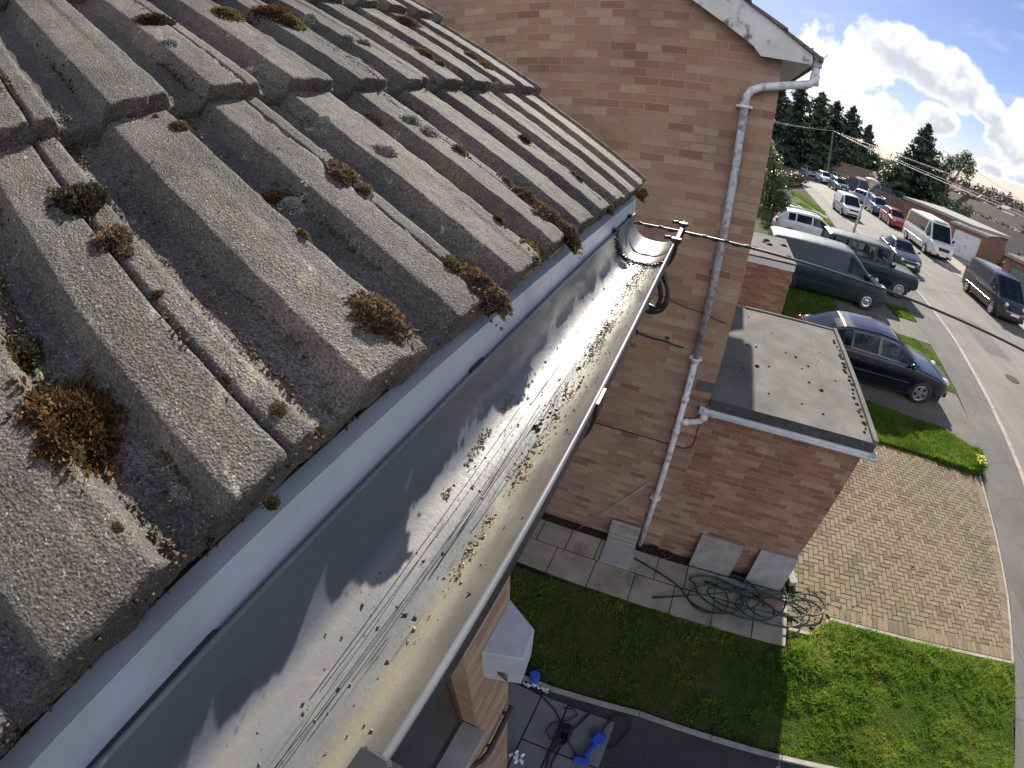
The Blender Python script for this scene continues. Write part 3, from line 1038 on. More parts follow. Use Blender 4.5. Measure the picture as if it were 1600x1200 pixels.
for ix in range(23, 92):
    for iy in range(38, 104):
        x, y = ix * U, iy * U
        d = (ix - iy) % 4
        for (q, x1, y1) in ((0, x + 2 * U, y + U), (3, x + U, y + 2 * U)):
            if d == q:
                mx_, my_ = (x + x1) / 2, (y + y1) / 2
                if in_poly(mx_, my_, DRV) and (poly_dist(mx_, my_, DRV) > .11 or (mx_ < 3.12 and my_ < 4.15)):
                    block(x, y, x1, y1)
# soldier course along the south and front edges
E2 = [(3.06, 3.99), (6.48, 3.89), (6.80, 5.09), (7.10, 6.6), (7.38, 8.2), (7.45, 8.45)]
bd = MB()
for i in range(len(E2) - 1):
    a, c = Vector(E2[i]), Vector(E2[i + 1])
    L = (c - a).length
    n_ = max(1, round(L / .092))
    t = (c - a).normalized()
    nr = Vector((-t.y, t.x))
    for k in range(n_):
        p = a + t * (k + .03) * L / n_
        q = a + t * (k + .97) * L / n_
        w_ = .178
        dz = rnd.gauss(0, .001)
        o4 = [p, q, q + nr * w_, p + nr * w_]
        bd.loft([[(v.x, v.y, -.02) for v in o4], [(v.x, v.y, .0145 + dz) for v in o4]])
        bd.f.append(tuple(len(bd.v) - 4 + j for j in range(4)))
        bd.m.append(0)
        bd.s.append(False)
bl.join(bd)
struct(bl.build('driveway', MT['paver'], uv=False))
eb = MB()
for a, c in [((2.44, 3.60), (3.06, 3.60)), ((3.07, 3.60), (3.07, 3.93)), ((3.08, 3.92), (6.48, 3.82)), ((6.50, 3.84), (6.83, 5.09)), ((6.83, 5.09), (7.13, 6.6)), ((7.13, 6.6), (7.42, 8.2)), ((7.42, 8.2), (7.48, 8.5))]:
    a, c = Vector(a), Vector(c)
    t = (c - a).normalized()
    nr = Vector((-t.y, t.x)) * .05
    n_ = max(1, int((c - a).length / .9))
    for k in range(n_):
        p, q = a.lerp(c, k / n_) + t * .003, a.lerp(c, (k + 1) / n_) - t * .003
        eb.prism([tuple(p), tuple(q), tuple(q + nr), tuple(p + nr)], -.06, .022 + rnd.uniform(-.003, .003))
struct(eb.build('driveway_edging', MT['kerb']))

# distant hillside across the valley
hb = MB()


def hill(u, v):
    az = R_(8 + 62 * u)
    d = 130 + 330 * v
    x, y = d * math.sin(az), d * math.cos(az)
    rise = -9.5 + 14.5 * max(0, min(1, v * 1.15)) ** 1.3
    return (x, y, rise + 1.6 * N3(x, y, 0, .018) + (2.2 * (u < .3) * (1 - u / .3)))


hb.grid(hill, 60, 26)
ho = struct(hb.build('hill', MT['hill'], uv=False))


# ------------------------------------------------------------------ grass
def blades(name, areas, mat, seed, width=.006):
    """areas: (polygon, count, height, spread, height_fn)"""
    rg = np.random.default_rng(seed)
    V, F = [], []
    nv = 0
    for poly, cnt, h, hf in areas:
        P = np.array(poly)
        lo, hi = P.min(0), P.max(0)
        got = []
        while sum(len(q) for q in got) < cnt:
            q = rg.uniform(lo, hi, (cnt, 2))
            ins = np.zeros(cnt, bool)
            for i in range(len(poly)):
                x1, y1 = poly[i]
                x2, y2 = poly[i - 1]
                c = ((y1 > q[:, 1]) != (y2 > q[:, 1])) & (q[:, 0] < (x2 - x1) * (q[:, 1] - y1) / ((y2 - y1) or 1e-9) + x1)
                ins ^= c
            got.append(q[ins])
        q = np.concatenate(got)[:cnt]
        n = len(q)
        hm = np.array([hf(x, y) for x, y in q]) if hf else np.ones(n)
        hh = h * hm * rg.uniform(.45, 1.25, n)
        a = rg.uniform(0, 2 * np.pi, n)
        ln = rg.uniform(.1, .9, n) * hh
        la = rg.uniform(0, 2 * np.pi, n)
        wd = width * rg.uniform(.6, 1.4, n) * np.sqrt(np.clip(hm, .5, 3))
        dx, dy = np.cos(a) * wd, np.sin(a) * wd
        lx, ly = np.cos(la) * ln, np.sin(la) * ln
        z0 = np.full(n, -.012)
        v = np.stack([np.stack([q[:, 0] - dx, q[:, 1] - dy, z0], 1), np.stack([q[:, 0] + dx, q[:, 1] + dy, z0], 1),
                      np.stack([q[:, 0] + lx * .4 + dx * .7, q[:, 1] + ly * .4 + dy * .7, z0 + hh * .62], 1),
                      np.stack([q[:, 0] + lx * .4 - dx * .7, q[:, 1] + ly * .4 - dy * .7, z0 + hh * .62], 1),
                      np.stack([q[:, 0] + lx, q[:, 1] + ly, z0 + hh], 1),
                      np.stack([q[:, 0] + lx + dx * .1, q[:, 1] + ly + dy * .1, z0 + hh], 1)], 1).reshape(-1, 3)
        b = (np.arange(n) * 6 + nv)[:, None]
        f = np.concatenate([b + np.array([[0, 1, 2, 3]]), b + np.array([[3, 2, 5, 4]])], 1).reshape(-1, 4)
        V.append(v)
        F.append(f)
        nv += n * 6
    o = np_mesh(name, np.concatenate(V), np.concatenate(F), mat)
    o['kind'] = 'stuff'
    return o


def lawn_h(x, y):
    t = .55 + .7 * N3(x, y, 0, 1.7) + .8 * N3(x, y, 4, 5) + .5 * N3(x, y, 8, 13)
    # long tussocks beside the drive edging, cropped and mossy further out
    e = max(0, min(1, (y - 3.05) / .45)) if x > 2.4 else 0
    m_ = max(0, 1 - ((x - 3.0) ** 2 / .9 + (y - 2.95) ** 2 / .35)) * 1.2
    m2 = max(0, 1 - ((x - 2.75) ** 2 / .12 + (y - 3.2) ** 2 / .12)) * 1.5
    return max(.35, t + 1.1 * e + m_ + m2)


tag(blades('lawn_grass', [(LAWN, 74000, .052, lawn_h), ([(2.44, 1.9), (6.0, 1.86), (6.45, 3.78), (3.08, 3.90), (2.46, 3.4)], 52000, .052, lawn_h)], MT['grass'], 3),
    'rough lawn grass between the two houses, half in shade', 'grass')
STRIP = [(2.3, 8.80), (5.88, 8.70), (7.50, 8.52), (7.92, 9.50), (6.93, 10.12), (5.0, 10.33), (2.3, 10.3)]
G3 = [(2.3, 12.95), (5, 12.8), (8.3, 12.42), (8.6, 14.5), (8.12, 15.9), (5.2, 16.1), (2.3, 16.6)]
G2 = [(7.9, 17.95), (8.92, 17.9), (8.86, 19.35), (7.85, 19.25)]
G4 = [(2.3, 16.7), (5.1, 16.3), (5.1, 19.3), (2.6, 19.4), (2.3, 21)]


def verge_h(x, y):
    return max(.5, .9 + .5 * N3(x, y, 0, 1.1) + .35 * N3(x, y, 2, 4) + (1.2 * max(0, 1 - (poly_dist(x, y, STRIP) / .12)) if x > 6.2 and y < 9.6 else 0))


tag(blades('verge_grass', [(STRIP, 52000, .085, verge_h), (G3, 36000, .055, verge_h), (G2, 7000, .07, verge_h), (G4, 9000, .06, verge_h)], MT['grass_lush'], 5, .011),
    'bright green grass strips between the parking drives', 'grass')
sheet('strip_soil', STRIP, .012, MT['turf'])
for q, nm in ((((6.96, 42.7), (8.55, 34.6), (8.86, 36), (7.6, 43.5)), 'verge'), (((7.3, 50), (8.9, 39.6), (9.3, 41.5), (8.4, 51)), 'verge')):
    sheet(nm, list(q), .004, MT['turf_far'])
VF = [[(6.96, 42.7), (8.55, 34.6), (8.86, 36), (7.6, 43.5)], [(7.3, 50), (8.9, 39.6), (9.3, 41.5), (8.4, 51)]]
tag(blades('roadside_grass', [(v, 9000, .10, None) for v in VF], MT['grass_lush'], 9, .025), 'lime green roadside verge grass beyond the white car', 'grass')

# worn paint and repairs in the street
sheet('road_marking', [(13.2, 28.9), (13.36, 27.5), (13.52, 27.5), (13.36, 28.9)], -.040, MT['kerb'])
sheet('road_marking', [(14.2, 30.6), (14.36, 29.3), (14.52, 29.3), (14.36, 30.6)], -.040, MT['kerb'])
sheet('road_patch', [(11.9, 17.2), (13.1, 17.0), (13.4, 20.6), (12.2, 20.9)], -.041, MT['footway'])
sheet('road_patch', [(13.2, 34.0), (14.3, 34.0), (14.35, 38.2), (13.25, 38.2)], -.041, MT['footway'])
dcv = MB()
dcv.lathe([(.31, 0), (.31, .006), (.27, .009)], (12.1, 15.2, -.045), (0, 0, 1), 20)
tag(centre(dcv.build('drain_cover', MT['tarmac_dark'], uv=False)), 'round iron drain cover in the road beside the kerb', 'drain cover')

# ------------------------------------------------------------------ our house (the roof we look along)
PIT = R_(36)
PN = Vector((math.sin(PIT), 0, math.cos(PIT)))
PU = Vector((-math.cos(PIT), 0, math.sin(PIT)))
P0 = Vector((-.1555, 0, CAMZ - .1435))
RP, Y0, RH, GAUGE, STEP = .1002, -.0448, .0158, .322, .018


def rib(y, tw=True):
    """height of the tile face above its pan, two trapezoid ribs per tile, a lap groove on every second rib"""
    q = (y - Y0) / RP
    i = math.floor(q)
    fr = (q - i) * .1

    def ss(a, b, t):
        t = max(0, min(1, (t - a) / (b - a)))
        return t * t * (3 - 2 * t)
    if fr < .0655:
        h = RH * (1 - ss(.0545, .0625, fr))
    else:
        h = RH * ss(.0922, .0992, fr)
    if i % 2 and fr < .07:
        if .0362 < fr < .0388:
            h -= .008
        elif fr >= .0388:
            h -= .0014 * (1 - ss(.055, .063, fr))
    return h


def tile_h(s, y):
    k = math.floor(s / GAUGE)
    return k


house = thing('house', 'our own house with mossy ribbed tile roof in the foreground', 'house', (-.37, .0, 0), world=True)


def roof_course(mb, k, ya, yb, ny, ns, fine):
    s0 = k * GAUGE
    jit = random.Random(100 + k)
    tj = {}
    rows = []
    bot = (-RH - .0235) if k == 0 else None
    # front face rows then the top face
    for r in range(6):
        rows.append(('f', r / 5))
    L = GAUGE + .03
    for r in range(1, ns + 1):
        t = r / ns
        rows.append(('t', t ** (1.25 if fine else 1) * L))
    grid_ = []
    for kind, t in rows:
        line = []
        for j in range(ny + 1):
            y = ya + (yb - ya) * j / ny
            ti = math.floor(((y - Y0) / RP - .375) / 2)
            if ti not in tj:
                tj[ti] = (jit.uniform(-.004, .003), jit.uniform(-.0016, .0016), jit.uniform(-.0012, .0012))
            ds, dh, dt = tj[ti]
            yy = y + (.0011 * N3(y, s0 + (t if kind == 't' else 0), 1.0, 55) + .0008 * N3(y, t, 2.0, 190) if fine else 0)
            hr = rib(yy) - RH
            if kind == 'f':
                low = bot if k == 0 else hr - .0195
                top = hr + dh
                h = low + (top - low) * t
                s = s0 + ds + (.0022 * t ** 3)
                if fine:
                    s += .0018 * N3(y, h, s0 * 7.0, 90) + .0012 * N3(y, h, s0 * 3.0, 300) + .0024 * N3(y, 0, s0, 22)
                h += -.0012 * (t > .9)
            else:
                s = s0 + ds + .0022 + t
                h = hr - STEP * t / GAUGE + dh + dt * t / GAUGE
                if fine:
                    h += .0009 * N3(y, s, 0, 60) + .0007 * N3(y, s, 5, 210) + .0012 * N3(y, s, 9, 17)
                    # worn rounded nose
                    h -= .0022 * math.exp(-t / .004)
            p = P0 + PU * s + PN * h
            line.append((p.x, y, p.z))
        # verge end turns down
        if yb > 1.0:
            x_, y_, z_ = line[-1]
            line.append((x_ - PN.x * .03, y_ + .001, z_ - PN.z * .035))
        grid_.append(line)
    b = len(mb.v)
    w_ = len(grid_[0])
    for line in grid_:
        mb.v.extend(line)
    for i in range(len(grid_) - 1):
        for j in range(w_ - 1):
            a = b + i * w_ + j
            mb.f.append((a, a + 1, a + w_ + 1, a + w_))
            mb.m.append(0)
            mb.s.append(fine)


YE = 1.058
rb = MB()
for k in range(12):
    if k < 3:
        roof_course(rb, k, -.36, YE, 520, 44 if k < 2 else 26, True)
        roof_course(rb, k, -5.0, -.36, 460, 2, False)
    else:
        roof_course(rb, k, -5.0, YE, 600, 2, False)
# decking below the tiles and the rear slope
top = P0 + PU * (12 * GAUGE) + PN * -.03
e0 = P0 + PU * .03 + PN * -.05
rb.add([(e0.x, -5, e0.z), (e0.x, YE - .02, e0.z), (top.x, YE - .02, top.z), (top.x, -5, top.z)], [(0, 1, 2, 3)])
rx = 2 * top.x - e0.x
rb.add([(rx, -5, e0.z), (rx, YE, e0.z), (top.x, YE, top.z + .03), (top.x, -5, top.z + .03)], [(0, 3, 2, 1)])
roof = rb.build('roof', MT['tile'], house, uv=False)

wl = MB()
WX, WY = -.37, .82                                    # front wall face and gable wall face
ZT = 5.16
WIN = (-1.25, .47, 3.08, 4.32)                        # window opening: y0 y1 z0 z1
wl.box(WX - .25, WIN[1], 0, WX, WY, ZT)
wl.box(WX - .25, -5, 0, WX, WIN[0], ZT)
wl.box(WX - .25, WIN[0], 0, WX, WIN[1], WIN[2])
wl.box(WX - .25, WIN[0], WIN[3], WX, WIN[1], ZT)
# gable wall up to the verge
gx0, gx1 = 2 * top.x - WX, WX - .25
gz = top.z - .05
wl.loft([[(gx1, WY - .24, 0), (gx1, WY - .24, ZT), (top.x, WY - .24, gz), (gx0, WY - .24, ZT), (gx0, WY - .24, 0)],
         [(gx1, WY, 0), (gx1, WY, ZT), (top.x, WY, gz), (gx0, WY, ZT), (gx0, WY, 0)]], caps=True)
wl.build('wall', MT['brick_ours'], house)
fa = MB()
fa.box(-.188, -5, 5.07, -.1732, YE - .03, 5.256)
fa.box(-.37, -5, 5.062, -.188, YE - .03, 5.070)
fa.build('fascia', MT['upvc'], house)
ve = MB()
pa, pc = P0 + PU * .03 + PN * -.055, P0 + PU * (12 * GAUGE) + PN * -.055
ve.loft([[(pa.x, YE - .045, pa.z - .12), (pa.x, YE - .045, pa.z), (pc.x, YE - .045, pc.z), (pc.x, YE - .045, pc.z - .15)],
         [(pa.x, YE - .025, pa.z - .12), (pa.x, YE - .025, pa.z), (pc.x, YE - .025, pc.z), (pc.x, YE - .025, pc.z - .15)]], caps=True)
ve.build('bargeboard', MT['upvc'], house)

wf = MB()
wf.box(WX - .10, WIN[0], WIN[2] - .0, WX - .076, WIN[1], WIN[2] + .03)
wf.box(WX - .10, WIN[1] - .022, WIN[2] + .03, WX - .076, WIN[1], WIN[3])
wfo = wf.build('window', MT['brown_pipe'], house)
pn = MB()
pn.box(WX - .095, WIN[0], WIN[2] + .03, WX - .085, WIN[1] - .022, WIN[3])
pn.build('pane', MT['dusty_glass'], wfo, org=house.location)
sl = MB()
sl.box(WX - .076, WIN[0], WIN[2] - .045, WX + .05, WIN[1] - .003, WIN[2] + .012, c=.006)
sl.build('sill', MT['conc'], wfo, org=house.location)
wp = MB()
wp.tube([(-.335, .80, 2.505), (-.335, .60, 2.465), (-.335, .49, 2.46), (-.345, .42, 2.50), (-.36, .36, 2.58), (-.38, .33, 2.62)], .017, 10)
for y_, z_ in ((.74, 2.49), (.52, 2.457)):
    wp.lathe([(.021, -.008), (.021, .008)], (-.335, y_, z_), (0, 1, .2), 12)
    wp.box(-.372, y_ - .012, z_ - .01, -.335, y_ + .012, z_ + .01)
wp.build('waste_pipe', MT['brown_pipe'], house)

# half-round gutter
GX, GA, GZ, GD = -.1142, .0528, CAMZ - .212, .055
GY0, GY1 = -1.6, 1.0


def gprof(t, off=0.0, lift=0.0):
    a = math.pi * (1 - t)
    ca, sa = math.cos(a), math.sin(a)
    return (GX + (GA + off) * math.copysign(abs(ca) ** .78, ca), GZ - (GD + off) * sa ** .78 - lift)


gm = MB()
NP = 36
ins = [gprof(i / NP) for i in range(NP + 1)]
outs = [gprof(i / NP, .0026) for i in range(NP + 1)]


def sag(y):
    return -.0016 * math.sin((y - .1) * 3.3) - .0008 * math.sin(y * 9)


ys = [GY0 + (GY1 - GY0) * i / 60 for i in range(61)]
gm.loft([[(x, y, z + sag(y)) for x, z in ins] for y in ys], 0, closed=False, sm=True)
gm.loft([[(x, y, z + sag(y)) for x, z in outs[::-1]] for y in ys], 1, closed=False, sm=True)
for e in (GY0, GY1):
    v = [(x, e, z + sag(e)) for x, z in ins] + [(x, e, z + sag(e)) for x, z in outs]
    n_ = NP + 1
    gm.add(v, [(i, i + 1, n_ + i + 1, n_ + i) for i in range(NP)], 1)
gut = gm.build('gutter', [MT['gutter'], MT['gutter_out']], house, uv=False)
lp = MB()
lp.tube([(GX + GA + .001, y, GZ + .000 + sag(y)) for y in ys], .0023, 8)
lp.tube([(GX - GA - .001, y, GZ - .001 + sag(y)) for y in ys], .0018, 8)
lp.build('gutter_lip', MT['gutter_lip'], gut, org=house.location)


def arc_band(y0, y1, off0, off1, t0=0.0, t1=1.0, n=28):
    b_ = MB()
    i_ = [gprof(t0 + (t1 - t0) * i / n, off0) for i in range(n + 1)]
    o_ = [gprof(t0 + (t1 - t0) * i / n, off1) for i in range(n + 1)]
    ring = i_ + o_[::-1]
    b_.loft([[(x, y0, z) for x, z in ring], [(x, y1, z) for x, z in ring]], caps=False, sm=False)
    for y in (y0, y1):
        k = n + 1
        v = [(x, y, z) for x, z in i_] + [(x, y, z) for x, z in o_]
        b_.add(v, [(j, j + 1, k + j + 1, k + j) for j in range(n)])
    return b_


un = arc_band(.805, .955, .003, .0058)
for yc in (.812, .948):
    un.join(arc_band(yc - .007, yc + .007, .0058, .009))
    un.obox((GX + GA + .004, yc, GZ + .004), (.020, .013, .007), ch=.002)
    un.obox((GX + GA - .012, yc + .004, GZ + .005), (.016, .006, .006), Matrix.Rotation(.5, 3, 'Z'), ch=.002)
    un.obox((GX - GA - .004, yc, GZ + .003), (.014, .013, .006), ch=.002)
un.build('gutter_union', MT['black_plastic'], gut, org=house.location)
se = arc_band(.822, .838, -.0022, .0)
for i in range(26):                                     # wet ragged dirt along the seal
    t = .02 + .96 * i / 25
    x, z = gprof(t, -.0015)
    se.ell((x, .820 - rnd.uniform(0, .012), z), (.004, rnd.uniform(.003, .009), .0022), seg=7, rings=5)
se.build('rubber_seal', MT['rubber'], gut, org=house.location)
un2 = arc_band(-.085, .012, .003, .0065)
for a, c in ((-.085, -.066), (-.045, -.026), (-.007, .012)):
    un2.join(arc_band(a, c, -.0028, .0, .72, 1.0))
    un2.join(arc_band(a, c, .0065, .0095))
un2.join(arc_band(-.066, -.007, -.0012, .0, .72, 1.0))
un2.obox((GX + GA - .001, -.036, GZ + .003), (.016, .095, .007), ch=.002)
un2.build('gutter_union', MT['black_plastic'], gut, org=house.location)
# fascia bracket straps under the gutter
for yb_ in (.30, -.55):
    arc_band(yb_ - .012, yb_ + .012, .0028, .0055).build('gutter_bracket', MT['black_plastic'], gut, org=house.location)


# ------------------------------------------------------------------ moss cushions on the tiles
def surf_h(s, y):
    k = math.floor(s / GAUGE)
    sl_ = s - k * GAUGE
    return rib(y) - RH - STEP * sl_ / GAUGE


MOSS = [(0.227, 0.097, 0.0167, 'dark'), (0.18, 0.097, 0.0114, 'brown'), (0.165, 0.098, 0.0065, 'brown'), (0.086, 0.022, 0.0238, 'rust'), (0.142, 0.02, 0.0106, 'dark'), (0.035, 0.2, 0.0163, 'brown'), (0.122, 0.216, 0.0084, 'olive'), (0.18, 0.236, 0.0089, 'rust'), (0.166, 0.242, 0.0104, 'grey'), (0.171, 0.297, 0.0139, 'brown'), (0.146, 0.301, 0.0083, 'brown'), (0.19, 0.381, 0.0106, 'grey'), (0.207, 0.317, 0.0072, 'grey'), (0.147, 0.317, 0.0061, 'grey'), (0.257, 0.351, 0.0102, 'grey'), (0.016, 0.307, 0.0128, 'brown'), (-0.005, 0.305, 0.0137, 'brown'), (0.04, 0.299, 0.0085, 'brown'), (0.038, 0.325, 0.0112, 'rust'), (0.1, 0.525, 0.0183, 'olive'), (0.07, 0.52, 0.0212, 'brown'), (0.038, 0.509, 0.0206, 'brown'), (0.006, 0.512, 0.0189, 'brown'), (0.018, 0.431, 0.0165, 'olive'), (0.056, 0.418, 0.0109, 'rust'), (0.01, 0.738, 0.0153, 'brown'), (0.072, 0.727, 0.0175, 'brown'), (0.17, 0.694, 0.0108, 'rust'), (0.17, 0.496, 0.01, 'brown'), (0.24, 0.483, 0.0121, 'grey'), (0.213, 0.487, 0.011, 'grey'), (0.529, 0.396, 0.0186, 'olive'), (0.534, 0.487, 0.0338, 'rust'), (0.51, 0.487, 0.0243, 'olive'), (0.536, 0.53, 0.0117, 'grey'), (0.539, 0.553, 0.012, 'grey'), (0.453, 0.563, 0.0102, 'grey'), (0.44, 0.583, 0.0103, 'grey'), (0.396, 0.535, 0.0115, 'grey'), (0.378, 0.54, 0.0093, 'grey'), (0.409, 0.323, 0.0101, 'rust'), (0.371, 0.341, 0.0115, 'grey'), (0.505, 0.281, 0.0163, 'dark'), (0.433, 0.268, 0.0099, 'grey'), (0.413, 0.714, 0.0204, 'olive'), (0.377, 0.72, 0.015, 'brown'), (0.397, 0.908, 0.0195, 'olive'), (0.433, 0.901, 0.0167, 'brown'), (0.027, 0.009, 0.003, 'olive'), (0.027, 0.042, 0.0054, 'grey'), (0.59, 0.866, 0.0225, 'brown'), (0.124, 0.097, 0.0038, 'rust'), (0.287, 0.207, 0.0082, 'olive'), (-0.015, 0.95, 0.0111, 'brown'), (0.004, 0.117, 0.0042, 'dark'), (0.024, 0.104, 0.0043, 'brown'), (0.055, 0.094, 0.0033, 'rust'), (-0.009, 0.067, 0.0039, 'dark'), (0.489, 0.838, 0.0134, 'brown')]
KIND = {'dark': ('moss_dark', 'moss_core', 'blackish green'), 'brown': ('moss_brown', 'moss_core', 'tan brown'), 'rust': ('moss_rust', 'moss_core', 'rusty red brown'),
        'olive': ('moss_olive', 'moss_core', 'golden olive'), 'grey': ('moss_grey', 'moss_core_grey', 'pale grey')}


def moss(s, y, r, kind, label, seed):
    rg = random.Random(seed)
    r = r * .84
    mat, core, _ = KIND[kind]
    c = P0 + PU * s + PN * surf_h(s, y)
    c.y = y
    o = bpy.data.objects.new('moss_cushion', bpy.data.meshes.new('moss_cushion'))
    mb = MB()
    hgt = r * (.34 if r > .015 else .42)
    asp = rg.uniform(.85, 1.25)

    def outline(a):
        return 1 + .42 * mn.noise(Vector((math.cos(a) * 1.3, math.sin(a) * 1.3, seed * 1.7))) + .28 * mn.noise(Vector((math.cos(a) * 3.4, math.sin(a) * 3.4, seed * 2.7)))

    def pt(a, q, up):
        rr = r * q * outline(a)
        ds, dy = rr * math.cos(a) * asp, rr * math.sin(a) / asp
        b_ = surf_h(max(s + ds, .0), y + dy) if s + ds > -.001 else surf_h(0, y + dy) - .35 * r * q
        p = P0 + PU * (s + ds) + PN * (b_ + up)
        return Vector((p.x, y + dy, p.z))

    def dome(q):
        return hgt * max(0, 1 - q ** 2.4) * .85

    rings = []
    for q in (1.0, .85, .65, .4, .15):
        rings.append([pt(2 * math.pi * k / 16, q, dome(q) - (.002 if q == 1 else 0)) for k in range(16)])
    mb.loft(rings, 1, caps=True, sm=True)
    n = int(min(2000, max(170, r * r * 4.6e6)))
    tl = min(.0036, r * .30)
    if kind == 'grey':
        tl *= .8
        n = int(n * 1.2)
    for _ in range(n):
        a = rg.uniform(0, 2 * math.pi)
        q = math.sqrt(rg.random()) * 1.03 if rg.random() < .86 else 1 + abs(rg.gauss(0, .22))
        p = pt(a, q, dome(min(q, 1)) * rg.uniform(.8, 1.3))
        out = (PN + (PU * math.cos(a) + Vector((0, 1, 0)) * math.sin(a)) * (q * 1.1)).normalized()
        # a little star of pointed leaves
        for _l in range(3):
            d = (out + Vector((rg.gauss(0, .55), rg.gauss(0, .55), rg.gauss(0, .55)))).normalized()
            sd = d.cross(Vector((rg.gauss(0, 1), rg.gauss(0, 1), rg.gauss(0, 1)))).normalized()
            L = tl * rg.uniform(.6, 1.4)
            w_ = L * .28
            b0 = len(mb.v)
            mb.v += [tuple(p - sd * w_ * .6), tuple(p + sd * w_ * .6), tuple(p + d * L * .55 + sd * w_), tuple(p + d * L), tuple(p + d * L * .55 - sd * w_)]
            mb.f.append((b0, b0 + 1, b0 + 2, b0 + 3, b0 + 4))
            mb.m.append(0)
            mb.s.append(False)
    o = mb.build('moss_cushion', [MT[mat], MT[core]], uv=False, org=tuple(c))
    o.location = c
    return tag(o, label, 'moss', 'moss cushions growing on the roof tiles')


ML = [
    'large blackish moss cushion in the groove at the far left tile',
    'tan moss strip just below the blackish cushion at left',
    'small tan moss blob ending the strip below the blackish cushion',
    'largest rust and green moss cushion on the tiles at far left',
    'dark moss cushion cut by the left edge of the photo',
    'round spiky tan moss cushion alone on a wide rib near the eave',
    'short olive moss strip in a shadowed pan in mid slope',
    'small rusty moss cushion beside the grey tuft in a shadowed pan',
    'grey moss tuft touching the small rusty cushion',
    'tan moss clump in the middle of a tile groove',
    'small tan moss lump just below the clump in the groove',
    'roundest pale grey moss tuft on a rib right of the long groove',
    'small grey moss tuft at the rib edge above the grooved tile',
    'tiny grey moss tuft beside the tan groove lump',
    'pale grey moss tuft high on the bottom course rib',
    'upper part of the long tan moss clump at the eave',
    'tan moss clump drooping over the eave with dark underside',
    'slim tan moss strip leading down to the drooping clump',
    'rusty moss clump in the pan right of the drooping clump',
    'golden olive head of the longest moss chain',
    'thick tan second clump of the longest moss chain',
    'tan third clump of the longest moss chain',
    'tan tail of the longest moss chain at the eave',
    'olive and grey moss clump in the pan left of the moss chain',
    'rusty moss strip on the rib edge above the olive clump',
    'tan moss hanging at the eave close to the gutter end',
    'tan moss lump on the grooved rib near the gutter end',
    'small rusty moss lump in the groove of the far tiles',
    'tan moss lump midway down the far groove',
    'upper grey moss tuft on the ribs of the far bottom course',
    'lower grey moss tuft on the ribs of the far bottom course',
    'golden olive moss cushion at the top edge of the photo',
    'largest rusty moss cushion at the top of the second course',
    'olive moss half of the big clump at the top',
    'left of two grey moss tufts beside the big top clump',
    'right of two grey moss tufts beside the big top clump',
    'left tuft of the upper grey pair on the second course',
    'right tuft of the upper grey pair on the second course',
    'upper tuft of the lower grey pair on the second course',
    'lower tuft of the lower grey pair on the second course',
    'rusty moss lump on the second course groove',
    'grey moss tuft near the nose of the second course',
    'dark moss cushion at the top left of the second course',
    'grey moss tuft on the rib below the dark top left cushion',
    'olive moss cushion in the middle of the far second course',
    'tan moss below the olive cushion on the far second course',
    'olive moss cushion near the verge of the second course',
    'tan moss just above the olive verge cushion',
    'tiny olive moss dot on the nearest rib at the bottom left',
    'small grey moss tuft in the dark pan at the lower left',
    'tan moss cushion under the third course at the top',
    'tiny rusty moss dot inside the near groove',
    'small olive moss tuft under the second course nose at left',
    'tan moss lump at the last tile above the gutter end',
    'tiny dark moss lump low in the near groove',
    'small tan moss lump at the foot of the near groove',
    'tiny rusty moss dot low in the near groove',
    'tiny dark moss lump hanging below the near eave',
    'tan moss lump on the far ribs under the third course']
for i, ((s, y, r, k), lab) in enumerate(zip(MOSS, ML)):
    moss(s, y, r, k, lab, 11 + i * 3)


# crumbs of moss and grit lying in the tile pans and along the tile noses
def crumbs(name, pts, mat, size, label, seed):
    rg = np.random.default_rng(seed)
    P = np.array(pts)
    n = len(P)
    sz = size * np.minimum(rg.lognormal(-.1, .55, n), 2.2)
    tet = np.array([[1, 1, 1], [1, -1, -1], [-1, 1, -1], [-1, -1, 1]]) * .6
    rv = rg.normal(0, 1, (n, 4, 3)) * .35 + tet[None]
    rv[:, :, 2] *= .7
    v = (P[:, None, :] + rv * sz[:, None, None]).reshape(-1, 3)
    b = (np.arange(n) * 4)[:, None]
    f = np.concatenate([b + np.array([[0, 1, 2]]), b + np.array([[0, 3, 1]]), b + np.array([[0, 2, 3]]), b + np.array([[1, 3, 2]])], 1).reshape(-1, 3)
    o = np_mesh(name, v, f, mat)
    o['kind'] = 'stuff'
    return tag(o, label, 'debris')


rg = random.Random(5)
pts = []
for i in range(-3, 11):                                # pans, and grooves
    yc = Y0 + RP * i
    dens = 260 if i in (0, 1) else 90
    for _ in range(dens):
        s = rg.uniform(0.0, .33) ** 1.0
        y = yc + RP * (.72 + rg.gauss(0, .075))
        pts.append(((P0 + PU * s + PN * (surf_h(s, y) + .0008)).x, y, (P0 + PU * s + PN * (surf_h(s, y) + .0008)).z))
    if i % 2:
        for _ in range(60):
            s = rg.uniform(0, .32)
            y = yc + RP * .365 + rg.gauss(0, .0012)
            q = P0 + PU * s + PN * (-.006 - STEP * s / GAUGE + rg.uniform(0, .005))
            pts.append((q.x, y, q.z))
for _ in range(700):                                   # nose of the first course
    y = rg.uniform(-.3, YE)
    h = rg.uniform(-RH - .022, rib(y) - RH)
    q = P0 + PU * rg.uniform(-.001, .001) + PN * h
    pts.append((q.x, y, q.z))
for k in (1, 2):
    for _ in range(500):
        y = rg.uniform(-.2, YE)
        s = k * GAUGE - rg.uniform(0, .012)
        q = P0 + PU * s + PN * (surf_h(s, y) + .001)
        pts.append((q.x, y, q.z))
